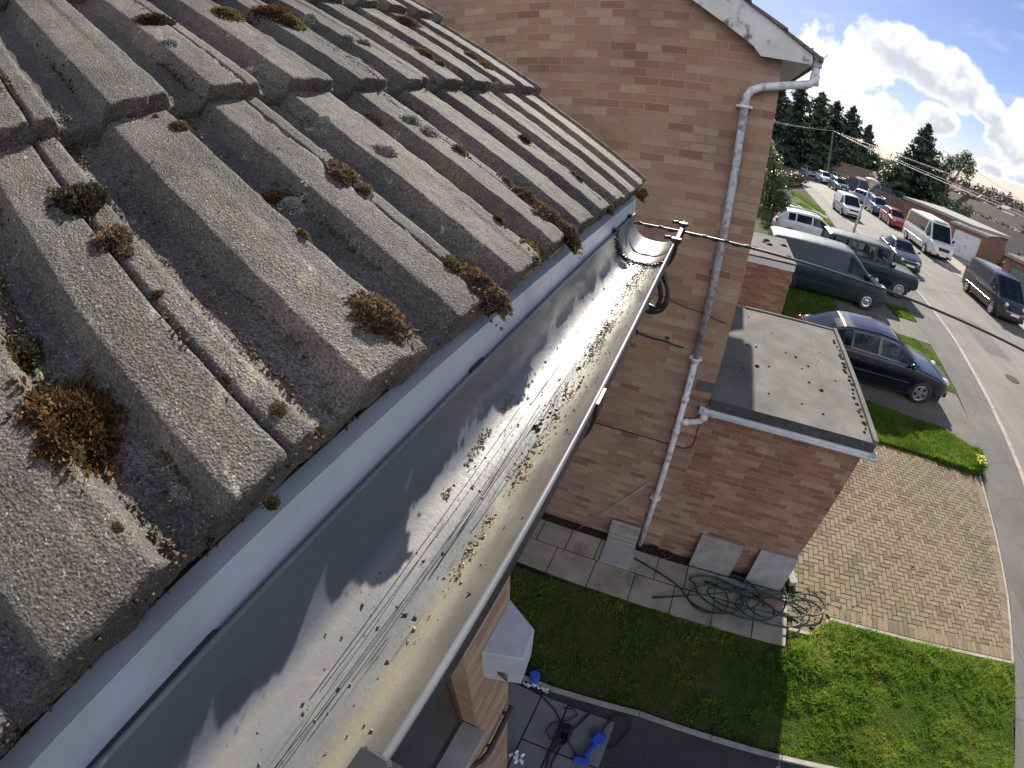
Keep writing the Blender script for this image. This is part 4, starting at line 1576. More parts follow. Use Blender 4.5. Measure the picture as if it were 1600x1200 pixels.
for i in range(-1, 11):                                # ragged crusts of moss along grooves and rib feet
    for c_ in range(9):
        s_c, off = rg.uniform(.0, .60), rg.choice((.37, .37, .66, .70, .92)) if i % 2 else rg.choice((.66, .72, .92))
        ln = rg.uniform(.006, .03)
        for _ in range(int(26 + ln * 2600)):
            s = s_c + rg.gauss(0, ln)
            y = Y0 + RP * (i + off) + rg.gauss(0, .0016)
            if s > 0:
                q = P0 + PU * s + PN * (surf_h(s, y) + rg.uniform(0, .003))
                pts.append((q.x, y, q.z))
for _ in range(90):                                    # odd crumbs on the rib tops
    y, s = rg.uniform(-.05, 1.0), rg.uniform(.01, .62)
    q = P0 + PU * s + PN * (surf_h(s, y) + .0012)
    pts.append((q.x, y, q.z))
crumbs('tile_debris', pts, MT['grit_dark'], .00105, 'dark moss crumbs scattered over the roof tiles', 8)

pts = []


def gput(x, y, lift=.0008):
    a = max(-1, min(1, (x - GX) / GA))
    z = GZ - GD * math.sqrt(max(0, 1 - abs(a) ** (2 / .78))) ** .78
    pts.append((x, y, z + lift + sag(y)))


for _ in range(4200):                                  # main drift of grit along the front
    y = rg.uniform(.05, .83)
    wid = .0035 + .0065 * max(0, (y - .15)) + .003 * N3(y, 0, 0, 9)
    keep = min(1, max(.03, .18 + 1.5 * N3(y, 3, 0, 9) + .6 * N3(y, 7, 0, 31) + (y - .22) * 1.5))
    if rg.random() < keep:
        gput(-.1015 - .006 * min(1, max(0, (y - .15) * 2)) + rg.gauss(0, max(.001, wid)), y, rg.uniform(.0003, .0028 if y > .4 else .0015))
for _ in range(420):                                   # second line further in
    y = rg.uniform(.19, .33)
    if N3(y, 8, 0, 26) > -.1:
        gput(-.1455 + (y - .25) * -.05 + rg.gauss(0, .0016), y)
for _ in range(260):
    gput(rg.uniform(-.15, -.075), rg.uniform(-.05, .85))
for _ in range(120):
    y = rg.uniform(.2, .9)
    gput(-.142 + rg.gauss(0, .006), y)
crumbs('gutter_debris', pts, MT['grit'], .00075, 'buff seeds and tile grit lying in the gutter', 9)
pts = []
for _ in range(60):
    gput(rg.uniform(-.145, -.08), rg.uniform(-.02, .8), .001)
for _ in range(160):
    y = rg.uniform(.3, .84)
    gput(-.108 + rg.gauss(0, .006), y, rg.uniform(.001, .003))
crumbs('gutter_crumbs', pts, MT['grit_dark'], .0014, 'dark moss lumps in the gutter bottom', 10)
# fine roots lying along the gutter floor
rt = MB()
for i in range(17):
    y0_ = rg.uniform(-.12, .34)
    L = rg.uniform(.10, .36)
    x0_ = -.119 + rg.gauss(0, .0055)
    dx = rg.gauss(0, .006)
    line = []
    for k in range(12):
        y = y0_ + L * k / 11
        x = x0_ + dx * k / 11 + .0012 * N3(y, i, 0, 20)
        a = max(-1, min(1, (x - GX) / GA))
        line.append((x, y, GZ - GD * math.sqrt(max(0, 1 - abs(a) ** (2 / .78))) ** .78 + .0005 + sag(y)))
    rt.tube(line, rg.uniform(.0001, .00028), 5)
o = rt.build('root_threads', MT['black_cable'], uv=False)
o['kind'] = 'stuff'
tag(o, 'thin dark root threads lying along the gutter floor', 'roots')
lf = MB()
lf.add([(-.0705, .131, 5.2075), (-.0685, .1335, 5.211), (-.068, .136, 5.213), (-.0695, .1355, 5.209), (-.071, .134, 5.2065)], [(0, 1, 2, 3, 4)])
tag(centre(lf.build('dead_leaf', M('orange_leaf', [(.3, (.35, .10, .02)), (.7, (.5, .18, .04))], 200, .7), uv=False)), 'tiny orange scrap of leaf on the gutter front', 'leaf')

# alarm box on our wall
ab = thing('alarm_box', 'weathered pale blue grey alarm box on our brick wall', 'alarm box', (-.37, .705, 3.47), world=True)
bx = MB()
pl = [(-.372, .580), (-.372, .832), (-.236, .752), (-.222, .622)]


def inset(pp, k):
    cx_ = sum(p[0] for p in pp) / 4
    cy_ = sum(p[1] for p in pp) / 4
    return [(cx_ + (x - cx_) * k if x > -.37 else x, cy_ + (y - cy_) * k) for x, y in pp]


bx.loft([[(x, y, 3.495) for x, y in inset(pl, .86)], [(x, y, 3.515) for x, y in inset(pl, .95)], [(x, y, 3.60) for x, y in pl], [(x, y, 3.785) for x, y in pl], [(x, y, 3.797) for x, y in inset(pl, .985)], [(x, y, 3.80) for x, y in inset(pl, .95)]][::1], caps=True)
bx.build('casing', M('chalky_grey_casing', [(.3, (.40, .43, .48)), (.7, (.54, .57, .61))], 7, .6, 120, .002, stain=((.20, .19, .18), 11, .55, .75, .55)), ab)
bs_ = MB()
bs_.obox((-.312, .598, 3.615), (.09, .008, .035), Matrix.Rotation(-.28, 3, 'Z'), ch=.002)
bs_.build('vent', MT['lead'], ab)
bk = MB()
bk.box(-.3705, .60, 3.50, -.366, .81, 3.52)
bk.build('back_plate', MT['black_plastic'], ab)

# black cable coil hung under the gutter end, and the service cable strung to the street
cb = MB()
for i in range(6):
    r = .040 + .006 * rg.random()
    c0 = Vector((-.115 + rg.uniform(-.012, .012), .925 + rg.uniform(-.035, .03), 5.095 + rg.uniform(-.012, .02)))
    ax = Vector((rg.uniform(.15, .55), .9, rg.uniform(-.15, .15))).normalized()
    a_ = ax.orthogonal().normalized()
    b_ = ax.cross(a_)
    ph = rg.uniform(0, 6.28)
    cb.tube([c0 + a_ * r * math.cos(t) + b_ * r * 1.25 * math.sin(t) for t in [ph + 6.1 * k / 26 for k in range(27)]], .0036, 7)
tag(centre(cb.build('cable_coil', MT['black_cable'], uv=False)), 'coil of black cable hanging below the far end of the gutter', 'cable')
sc_ = MB()


def caten(a, b_, sag_, n=24):
    a, b_ = Vector(a), Vector(b_)
    return [a.lerp(b_, k / n) - Vector((0, 0, sag_ * 4 * (k / n) * (1 - k / n))) for k in range(n + 1)]


A_ = (-.160, .955, 5.216)
line = []
for k in range(70):
    d = 13.0 * (k / 69) ** 1.8
    z = -.02 * d - .05 * d * d if d < 1.0 else -.07 - .12 * (d - 1) + .02 * (d - 1) ** 2
    line.append((A_[0] + d, A_[1] + .045 * d, A_[2] + z))
sc_.tube(line, .0029, 7)
hel = []
for k in range(40):
    p = Vector(line[0]).lerp(Vector(line[8]), k / 39 * .95)
    hel.append(p + Vector((0, .0036 * math.cos(k * .9), .0036 * math.sin(k * .9))))
sc_.tube(hel, .0016, 6)
tag(centre(sc_.build('service_cable', MT['black_cable'], uv=False)), 'dark service cable running from our eaves out over the street', 'cable')

# ------------------------------------------------------------------ the neighbour's house
NY = 4.35
NX = .385                                             # its front wall face
nb = thing('neighbour_house', 'tall brick house with a plain gable wall facing our roof', 'house', (NX, NY, 0), world=True)
EZ = 6.14                                             # wall plate
RS = math.tan(R_(31.5))
RX = -3.3                                             # ridge
wl = MB()
rz_ = EZ + (NX - RX) * RS
wl.loft([[(NX, NY, -.1), (NX, NY, EZ), (RX, NY, rz_), (2 * RX - NX, NY, EZ), (2 * RX - NX, NY, -.1)],
         [(NX, 11.6, -.1), (NX, 11.6, EZ), (RX, 11.6, rz_), (2 * RX - NX, 11.6, EZ), (2 * RX - NX, 11.6, -.1)]], caps=True)
wl.build('wall', MT['brick_gable'], nb)
# roof of flat tiles, oversailing the gable and the eaves
rf = MB()
EX = .70


def roof_strip(side):
    n = 13
    for k in range(n):
        x0 = EX - (EX - RX) * k / n
        x1 = EX - (EX - RX) * (k + 1.12) / n
        z0 = EZ + .14 + (NX - x0) * RS
        z1 = EZ + .14 + (NX - x1) * RS
        if side < 0:
            x0, x1 = 2 * RX - x0, 2 * RX - x1
        ya, yb = NY - .13, 11.6
        rf.loft([[(x0, ya, z0), (x0, ya, z0 + .035), (x1, ya, z1 + .012), (x1, ya, z1 - .008)],
                 [(x0, yb, z0), (x0, yb, z0 + .035), (x1, yb, z1 + .012), (x1, yb, z1 - .008)]], caps=True)


roof_strip(1)
roof_strip(-1)
rf.lathe([(.11, 0), (.11, 7.4)], (RX, NY - .13, EZ + .14 + (NX - RX) * RS), (0, 1, 0), 14)
rf.build('roof', MT['tile_far'], nb)
bb = MB()


def bz(x):
    return EZ + .132 + (NX - x) * RS


bb.loft([[(.615, NY - .105, bz(.615)), (.615, NY - .105, 6.055), (.20, NY - .105, 6.055), (.13, NY - .105, 6.13), (RX, NY - .105, bz(RX) - .24), (RX, NY - .105, bz(RX))],
         [(.615, NY - .085, bz(.615)), (.615, NY - .085, 6.055), (.20, NY - .085, 6.055), (.13, NY - .085, 6.13), (RX, NY - .085, bz(RX) - .24), (RX, NY - .085, bz(RX))]], caps=True)
bb.build('bargeboard', MT['barge'], nb)
sf = MB()
sf.box(NX, NY - .084, 6.050, .60, 11.6, 6.062)
sf.box(-6.0, NY - .084, 6.3, NX, NY, 6.31) if False else None
sf.box(.60, NY - .084, 6.05, .615, 11.6, 6.20)
sf.build('soffit', MT['upvc'], nb)
us = MB()
us.loft([[(NX, NY - .084, 6.068), (NX, NY, 6.068), (NX, NY, 6.078), (NX, NY - .084, 6.078)],
         [(RX, NY - .084, bz(RX) - .2), (RX, NY, bz(RX) - .2), (RX, NY, bz(RX) - .19), (RX, NY - .084, bz(RX) - .19)]], caps=True)
us.build('verge_soffit', MT['barge'], nb)
gt = MB()
gi = [(.672 + .056 * math.cos(math.pi * (1 - i / 14)), 6.165 - .055 * math.sin(math.pi * i / 14)) for i in range(15)]
go = [(.672 + .059 * math.cos(math.pi * (1 - i / 14)), 6.165 - .058 * math.sin(math.pi * i / 14)) for i in range(15)]
gt.loft([[(x, NY - .12, z) for x, z in gi + go[::-1]], [(x, 11.6, z) for x, z in gi + go[::-1]]], caps=True)
gt.build('gutter', MT['white_pipe'], nb)
# downpipe: outlet, swan neck, long drop, socket clips, branch from the porch
dp = MB()
PX, PY, PR = .118, NY - .055, .034
path = [(.665, NY - .02, 6.13), (.665, NY - .025, 5.98), (.655, NY - .03, 5.93), (.63, NY - .035, 5.905), (.24, PY, 5.805), (.16, PY, 5.765), (.125, PY, 5.71), (PX, PY, 5.62)]
dp.tube(path, PR, 14)
dp.lathe([(.047, 0), (.047, .09), (.040, .10)], (.665, NY - .02, 6.15), (0, 0, -1), 16)
dp.lathe([(.040, 0), (.040, .09)], (.665, NY - .022, 5.99), (0, 0, -1), 14)
up = MB()
up.tube([(PX, PY, 5.62), (PX, PY, 3.15)], PR + .0012, 14)
lw_ = MB()
lw_.tube([(PX, PY, 3.14), (PX, PY, 1.02), (PX - .002, PY, .03)], PR, 14)
dp.lathe([(.036, 0), (.043, .004), (.043, .05), (.036, .056)], (PX, PY, 5.60), (0, 0, 1), 16)
for z in (3.12, 2.16, 1.02, 2.62):
    lw_.lathe([(.036, 0), (.043, .004), (.043, .05), (.036, .056)], (PX, PY, z), (0, 0, 1), 16)
dpo = dp.build('downpipe', MT['white_pipe'], nb)
lw_.build('lower_pipe', MT['white_pipe'], dpo, org=nb.location)
up.build('upper_pipe', MT['pipe_old'], dpo, org=nb.location)
for z in (5.62, 3.16, 1.04):
    cl = MB()
    cl.lathe([(.046, -.012), (.046, .012)], (PX, PY, z), (0, 0, 1), 16)
    for s_ in (-1, 1):
        cl.box(PX + s_ * .05 - .016, PY + .0, z - .011, PX + s_ * .05 + .016, NY + .002, z + .011)
        cl.lathe([(.008, 0), (.008, .02)], (PX + s_ * .062, PY + .01, z), (0, -1, 0), 8)
    cl.build('pipe_clip', MT['white_clean'], dpo, org=nb.location)
br = MB()
br.tube([(PX + .02, PY, 2.34), (.30, PY - .005, 2.40), (.345, PY - .005, 2.425), (.37, PY - .005, 2.47), (.372, PY - .02, 2.60)], .033, 14)
br.lathe([(.041, 0), (.041, .07)], (PX + .035, PY, 2.345), (1, 0, .3), 14)
br.lathe([(.040, 0), (.040, .06)], (.372, PY - .02, 2.52), (0, 0, 1), 14)
br.build('branch_pipe', MT['white_clean'], dpo, org=nb.location)
# wires clipped to the wall
wv = lambda x0, z0, x1, z1, r, amp: MB().tube([(x0 + (x1 - x0) * k / 14, NY - r - .003, z0 + (z1 - z0) * k / 14 + amp * N3(k, x0, 0, .45)) for k in range(15)], r, 6).build('wall_cable', MT['black_cable'], nb)
wv(-1.25, 3.85, .33, 3.62, .004, .03)
wv(-1.3, 3.32, -.03, 3.24, .009, .015)
wv(-1.35, 1.955, PX - .02, 1.955, .006, .008)
wr = MB()
wr.tube([(PX + .03, NY - .008, 1.95), (.26, NY - .008, 1.945), (.33, NY - .008, 1.98), (.36, NY - .008, 2.06), (.352, NY - .008, 2.38)], .0055, 6)
wr.build('wall_cable', MT['black_cable'], nb)
for x in (-.55, -.22):
    wr = MB()
    wr.box(x - .016, NY - .03, 3.285, x + .016, NY - .001, 3.31)
    wr.build('cable_clip', MT['black_cable'], nb)
# seam in the brickwork at a damp course, and the meter of flashing beside the porch roof
fl = MB()
fl.box(.19, NY - .006, 2.77, .386, NY + .001, 2.90)
fl.box(.385, NY + .0, 2.72, .391, 7.25, 2.92)
fl.build('flashing', MT['lead'], nb)

# the flat roofed brick porch in front of it
po = thing('porch', 'brick porch with grey felt flat roof beside the downpipe', 'porch', (1.3, NY, 0), world=True)
PZ = 2.62
pw = MB()
PF = 2.27
pw.box(NX + .001, NY, -.1, PF, NY + .215, PZ)
pw.box(PF - .215, NY + .215, -.1, PF, 7.2, PZ)
pw.box(NX + .001, 6.985, -.1, PF - .215, 7.2, PZ)
pw.build('wall', MT['brick_red'], po)
pr = MB()
pr.box(NX + .006, NY - .03, PZ + .002, PF + .06, 7.27, PZ + .09)
# felt: laid in three widths, each lap a thin step
fe = [(NY - .035, 5.42, .0), (5.36, 6.40, .003), (6.34, 7.28, .006)]
pr2 = MB()
for i, (xa, xb, dz) in enumerate([(NX + .007, 1.12, .0), (1.06, 1.86, .003), (1.80, PF + .02, .006)]):
    pr2.grid(lambda u, v: (xa + (xb - xa) * u, NY - .036 + 2.93 * v, PZ + .094 + dz + .0035 * N3(xa + u, v * 3, i, 1.7) + .0016 * N3(xa + u, v * 3, i, 7)), 16, 40)
pr.build('roof_deck', MT['felt_dark'], po)
pro = pr2.build('felt', MT['felt'], po)
kb_ = MB()
kb_.box(PF + .02, NY - .04, PZ + .03, PF + .085, 7.29, PZ + .135, c=.008)
kb_.box(NX + .4, 7.245, PZ + .03, PF + .02, 7.295, PZ + .118, c=.006)
kb_.build('upstand', MT['felt'], po)
ap = MB()
ap.loft([[(NX + .01, NY - .034, PZ + .098), (NX + .01, NY - .034, PZ + .06), (NX + .01, NY - .075, PZ - .005), (NX + .01, NY - .079, PZ)],
         [(PF + .06, NY - .034, PZ + .098), (PF + .06, NY - .034, PZ + .06), (PF + .06, NY - .075, PZ - .005), (PF + .06, NY - .079, PZ)]], caps=True)
ap.build('felt_drip', MT['felt_dark'], po)
fb = MB()
fb.box(PF + .001, NY - .03, PZ - .12, PF + .02, 7.2, PZ)
fb.box(NX + .01, NY - .022, PZ - .13, PF + .001, NY - .001, PZ)
fb.build('fascia', MT['white_clean'], po)
pg = MB()
gy, gz_ = NY - .082, PZ - .03
gi = [(gy + .052 * math.cos(math.pi * i / 14), gz_ - .05 * math.sin(math.pi * i / 14)) for i in range(15)]
go = [(gy + .055 * math.cos(math.pi * i / 14), gz_ - .053 * math.sin(math.pi * i / 14)) for i in range(15)]
pg.loft([[(NX - .08, y, z + .006) for y, z in gi + go[::-1]], [(PF + .10, y, z - .004) for y, z in gi + go[::-1]]], caps=True)
for x in (NX - .08, PF + .10):
    pg.lathe([(.055, -.004), (.055, .004)], (x, gy, gz_ - .006), (1, 0, 0), 16)
pg.tube([(NX - .08, gy - .054, gz_ + .004), (PF + .1, gy - .054, gz_ - .004)], .006, 8)
pgo = pg.build('gutter', MT['white_clean'], po)
for x in (NX + .08, 1.40, PF + .04):
    pc_ = MB()
    t = MB()
    ii = [(gy + .055 * math.cos(math.pi * i / 14), gz_ - .053 * math.sin(math.pi * i / 14)) for i in range(15)]
    oo = [(gy + .061 * math.cos(math.pi * i / 14), gz_ - .059 * math.sin(math.pi * i / 14)) for i in range(15)]
    t.loft([[(x - .016, y, z) for y, z in ii + oo[::-1]], [(x + .016, y, z) for y, z in ii + oo[::-1]]], caps=True)
    pc_.join(t)
    pc_.box(x - .016, gy - .066, gz_ - .004, x + .016, gy - .045, gz_ + .010)
    pc_.build('gutter_union', MT['white_clean'], pgo, org=po.location)
pc_ = MB()
pc_.lathe([(.045, 0), (.045, .07), (.036, .09)], (.372, gy + .01, gz_ - .04), (0, 0, -1), 14)
pc_.build('outlet', MT['white_clean'], pgo, org=po.location)
pdm = MB()
pdm.box(NX + .25, NY - .0785, PZ - .033, PF - .1, NY - .033, PZ - .028)
sm_ = []
for (x, y, r) in [(1.27, 4.62, .0), (.93, 5.35, .03), (1.09, 5.42, .014), (1.50, 5.9, .02), (1.66, 5.72, .02), (1.62, 5.28, .019), (1.77, 5.16, .028), (1.47, 4.72, .013), (1.72, 4.62, .017), (1.36, 5.95, .012),
                  (1.56, 5.6, .012), (.80, 5.9, .012), (.93, 5.9, .013), (.84, 6.9, .01), (1.2, 6.5, .01), (1.06, 4.75, .010), (.75, 5.2, .010), (1.9, 6.25, .012), (1.84, 5.95, .012), (2.02, 5.5, .018)]:
    if r <= 0:
        continue
    sm_.append((x, y, r))


def flat_moss(x, y, z, r, label, kind='moss_olive', core='moss_core', group='moss spots on the porch roof', seed=0):
    rg_ = random.Random(seed)
    mb = MB()
    rings = []
    for q, h in ((1, 0), (.8, .22), (.5, .38), (.2, .45)):
        rings.append([(x + r * q * math.cos(a) * (1 + .2 * N3(math.cos(a), math.sin(a), seed, 1.5)), y + r * q * math.sin(a) * (1 + .2 * N3(math.cos(a), math.sin(a), seed, 1.5)), z + r * h) for a in [2 * math.pi * k / 12 for k in range(12)]])
    mb.loft(rings, 1, caps=True, sm=True)
    for _ in range(int(90 + r * 6000)):
        a, q = rg_.uniform(0, 6.28), math.sqrt(rg_.random())
        p = Vector((x + r * q * math.cos(a), y + r * q * math.sin(a), z + r * .45 * (1 - q * q)))
        d = Vector((rg_.gauss(0, .5), rg_.gauss(0, .5), 1)).normalized() * rg_.uniform(.004, .010)
        s_ = d.cross(Vector((rg_.gauss(0, 1), rg_.gauss(0, 1), .3))).normalized() * .0022
        b0 = len(mb.v)
        mb.v += [tuple(p - s_), tuple(p + s_), tuple(p + d)]
        mb.f.append((b0, b0 + 1, b0 + 2))
        mb.m.append(0)
        mb.s.append(False)
    o = centre(mb.build('moss_spot', [MT[kind], MT[core]], uv=False))
    return tag(o, label, 'moss', group)


for i, (x, y, r) in enumerate(sm_):
    big = r > .016
    flat_moss(x, y, PZ + .096, r, 'dark round moss spot out on the felt of the porch roof' if big else 'tiny dark moss speck on the felt of the porch roof',
              'moss_dark', seed=i, group='larger moss spots on the porch felt' if big else 'moss specks on the porch felt')
for i in range(26):
    y = 4.45 + 2.5 * (i / 26) ** 1.1 + rnd.uniform(-.04, .04)
    x = PF - .005 - rnd.uniform(0, .05)
    flat_moss(x, y, PZ + .10, rnd.uniform(.014, .034), 'yellow green moss tuft along the front kerb of the porch roof', 'moss_olive', seed=60 + i, group='moss tufts along the porch roof kerb')

# next houses of the terrace
n2 = thing('terraced_house', 'far terraced house behind the tall gable house', 'house', (NX, 12.8, 0), world=True)
wl = MB()
wl.loft([[(NX - .02, 11.62, -.1), (NX - .02, 11.62, EZ - .3), (RX, 11.62, rz_ - .3), (2 * RX - NX, 11.62, EZ - .3), (2 * RX - NX, 11.62, -.1)],
         [(NX - .02, 27, -.1), (NX - .02, 27, EZ - .3), (RX, 27, rz_ - .3), (2 * RX - NX, 27, EZ - .3), (2 * RX - NX, 27, -.1)]], caps=True)
wl.build('wall', MT['brick_gable'], n2)
rf = MB()
for sgn in (1, -1):
    x0 = .62 if sgn > 0 else 2 * RX - .62
    z0 = EZ - .18 + (NX - .62) * RS
    z1 = EZ - .18 + (NX - RX) * RS
    rf.loft([[(x0, 11.62, z0), (x0, 11.62, z0 + .04), (RX, 11.62, z1 + .04), (RX, 11.62, z1)], [(x0, 27, z0), (x0, 27, z0 + .04), (RX, 27, z1 + .04), (RX, 27, z1)]], caps=True)
rf.build('roof', MT['tile_far'], n2)
p2 = thing('porch', 'farther small brick porch with white fascia beside the teal van', 'porch', (1.3, 11.65, 0), world=True)
PB = 11.65
m_ = MB()
m_.box(NX + .001, PB, -.1, 2.22, PB + .215, 2.46)
m_.box(2.0, PB + .215, -.1, 2.22, 14.3, 2.46)
m_.box(NX + .001, 14.1, -.1, 2.0, 14.3, 2.46)
m_.build('wall', MT['brick_red'], p2)
m_ = MB()
m_.box(NX, PB - .03, 2.462, 2.26, 14.35, 2.50)
m_.build('roof_deck', MT['felt_dark'], p2)
m_ = MB()
m_.grid(lambda u, v: (NX + .003 + 1.87 * u, PB - .028 + 2.7 * v, 2.503 + .012 * N3(u * 2, v * 3, 0, 2)), 10, 14)
m_.build('felt', MT['felt'], p2)
m_ = MB()
m_.box(NX + .01, PB - .025, 2.30, 2.225, PB - .001, 2.46)
m_.box(2.221, PB, 2.30, 2.245, 14.3, 2.46)
m_.build('fascia', MT['white_clean'], p2)
for i in range(9):
    flat_moss(rnd.uniform(.8, 2.15), PB + rnd.uniform(.1, 2.2), 2.505, rnd.uniform(.05, .11), 'ochre moss patch on the far porch roof', 'moss_olive', seed=160 + i, group='moss patches on the far porch roof')

# ------------------------------------------------------------------ things on the path
def slab_leaning(label, x0, x1, ybase, ytop, ztop, m_):
    mb = MB()
    t = .045
    L = math.hypot(ytop - ybase, ztop)
    dv = Vector((0, (ytop - ybase) / L, ztop / L))
    nv = Vector((0, -dv.z, dv.y))
    q = Matrix((Vector((1, 0, 0)), dv, -nv)).transposed()
    c = Vector(((x0 + x1) / 2, ybase, .012)) + dv * L / 2
    mb.obox(c, (x1 - x0, L, t), q, ch=.004)
    return tag(centre(mb.build('paving_slab', m_)), label, 'slab')


slab_leaning('square buff paving slab leaning on the brick wall, left of two', .88, 1.49, 4.235, 4.325, .60, MT['conc'])
slab_leaning('square grey paving slab with a dark stain leaning near the wall corner', 1.73, 2.29, 4.225, 4.325, .62, MT['conc_grey'])
mb = MB()
mb.box(-.36, 3.80, .014, .07, 4.20, .058, c=.004)
tag(centre(mb.build('paving_slab', MT['conc_grey'])), 'pale slab lying flat at the foot of the white downpipe', 'slab')
mb = MB()
for k in range(5):
    z0, y0 = .03 + k * .075, 4.215 + k * .019
    mb.obox(((-.155), y0, z0 + .03), (.43, .030, .066), Matrix.Rotation(-.25, 3, 'X'), ch=.006)
mb.box(-.37, 4.25, .012, .06, 4.33, .30)
tag(centre(mb.build('ribbed_block', MT['conc'])), 'ribbed concrete block propped against the wall behind the flat slab', 'block')
mb = MB()
mb.obox((2.44, 4.46, .055), (.13, .24, .085), Matrix.Rotation(.3, 3, 'Z'), ch=.012)
tag(centre(mb.build('stone_block', MT['conc'])), 'small pale stone at the corner of the driveway', 'stone')
mb = MB()
mb.obox((2.12, 3.98, .05), (.24, .16, .08), Matrix.Rotation(.5, 3, 'Z'), ch=.01)
tag(centre(mb.build('brick', MT['brick_far'])), 'loose red brick lying inside the hose loops', 'brick')
mb = MB()
mb.tube([(-.82, 4.24, .02), (-.42, 4.30, .62), (-.02, 4.32, 1.27)], .008, 8)
tag(centre(mb.build('grey_rod', MT['grey_pole'])), 'thin grey rod leaning across the brick wall', 'rod')

# garden hose, loosely coiled
hs = MB()
hp = []
rg = random.Random(21)


def loop(cx, cy, rx_, ry_, a0, a1, z0, z1, n=22, rot=0.0):
    for k in range(n):
        a = a0 + (a1 - a0) * k / n
        px, py = rx_ * math.cos(a), ry_ * math.sin(a)
        hp.append((cx + px * math.cos(rot) - py * math.sin(rot), cy + px * math.sin(rot) + py * math.cos(rot), z0 + (z1 - z0) * k / n))


hp.append((.16, 4.02, .03))
hp.append((.55, 3.92, .03))
hp.append((.95, 3.80, .035))
loop(1.30, 3.82, .46, .30, 3.3, 3.3 + 6.3, .03, .06)
loop(1.62, 3.80, .62, .24, 2.6, 2.6 + 6.3, .05, .09, rot=-.1)
loop(1.22, 3.74, .32, .27, 3.0, 9.0, .08, .05)
loop(2.42, 3.96, .36, .20, 2.9, 9.2, .10, .06, rot=.15)
loop(2.10, 3.80, .55, .24, 2.9, 9.3, .06, .10, rot=-.05)
loop(1.55, 3.90, .42, .28, 3.0, 8.9, .11, .14)
loop(2.72, 4.06, .27, .20, 3.1, 9.5, .10, .04, rot=.2)
loop(2.0, 3.92, .30, .34, 3.0, 7.0, .13, .26, rot=.2)
hp.append((.72, 3.60, .03))
hp.append((.50, 3.50, .025))
sm2 = []
V_ = [Vector(p) for p in hp]
for _ in range(3):
    V_ = [V_[0]] + [(V_[i - 1] + V_[i] * 2 + V_[i + 1]) / 4 for i in range(1, len(V_) - 1)] + [V_[-1]]
hs.tube(V_, .012, 8)
hso = thing('garden_hose', 'tangled dark green garden hose heaped on the slab path', 'hose', (1.6, 3.85, 0), world=True)
hs.build('hose', MT['hose'], hso, uv=False)
hc = MB()
hc.lathe([(.014, 0), (.016, .02), (.012, .06)], (.16, 4.02, .03), (-.95, .25, 0), 10)
hc.build('connector', MT['brown_pipe'], hso)

# weeds at the foot of the wall
rg = random.Random(3)


def weed(name, label, cat, cx, cy, r, h, n, m_, group=None, z=0.0):
    mb = MB()
    mb.lathe([(r * 1.1, -.004), (r, .003), (r * .3, .005)], (cx, cy, z), (0, 0, 1), 10)
    for _ in range(n):
        a, q = rg.uniform(0, 6.28), math.sqrt(rg.random()) * r
        p = Vector((cx + q * math.cos(a) * 1.6, cy + q * math.sin(a) * .6, z))
        d = Vector((rg.gauss(0, .5), rg.gauss(0, .5), 1)).normalized() * h * rg.uniform(.4, 1.1)
        s_ = d.cross(Vector((rg.gauss(0, 1), rg.gauss(0, 1), 0))).normalized() * h * .09
        b0 = len(mb.v)
        mb.v += [tuple(p - s_ * .4), tuple(p + s_ * .4), tuple(p + d * .6 + s_), tuple(p + d), tuple(p + d * .6 - s_)]
        mb.f.append((b0, b0 + 1, b0 + 2, b0 + 3, b0 + 4))
        mb.m.append(0)
        mb.s.append(False)
    return tag(centre(mb.build(name, m_, uv=False)), label, cat, group)


weed('weed_tuft', 'green weed tuft between downpipe foot and leaning slab', 'weed', .40, 4.27, .13, .11, 160, MT['hedge'])
weed('daffodil_clump', 'small clump of yellow daffodils at the tip of the grass strip', 'flowers', 7.42, 8.72, .10, .26, 140, MT['grass_lush'])
dc = [o for o in COL.objects if o.name.startswith('daffodil_clump')][0]
PET = M('yellow_petals', [(.3, (.55, .42, .02)), (.7, (.70, .55, .04))], 30, .6)
for _ in range(26):
    fm = MB()
    c = Vector((7.42 + rg.gauss(0, .09), 8.74 + rg.gauss(0, .07), .27 + rg.gauss(0, .04)))
    for k in range(6):
        a = k * 1.047
        d = Vector((math.cos(a), math.sin(a), .3)) * .028
        s_ = Vector((-math.sin(a), math.cos(a), 0)) * .011
        b0 = len(fm.v)
        fm.v += [tuple(c), tuple(c + d * .6 - s_), tuple(c + d), tuple(c + d * .6 + s_)]
        fm.f.append((b0, b0 + 1, b0 + 2, b0 + 3))
        fm.m.append(0)
        fm.s.append(False)
    fm.build('bloom', PET, dc, org=dc.location, uv=False)
for i in range(46):
    x, y = 2.5 + abs(rg.gauss(0, .45)), 3.72 + rg.random() * .75
    if in_poly(x, y, DRV):
        weed('joint_weed', 'little green weed growing in the paving joints by the hose', 'weed', x, y, .02, .028, 12, MT['shrub'], 'weeds in the paving joints by the hose', .012)

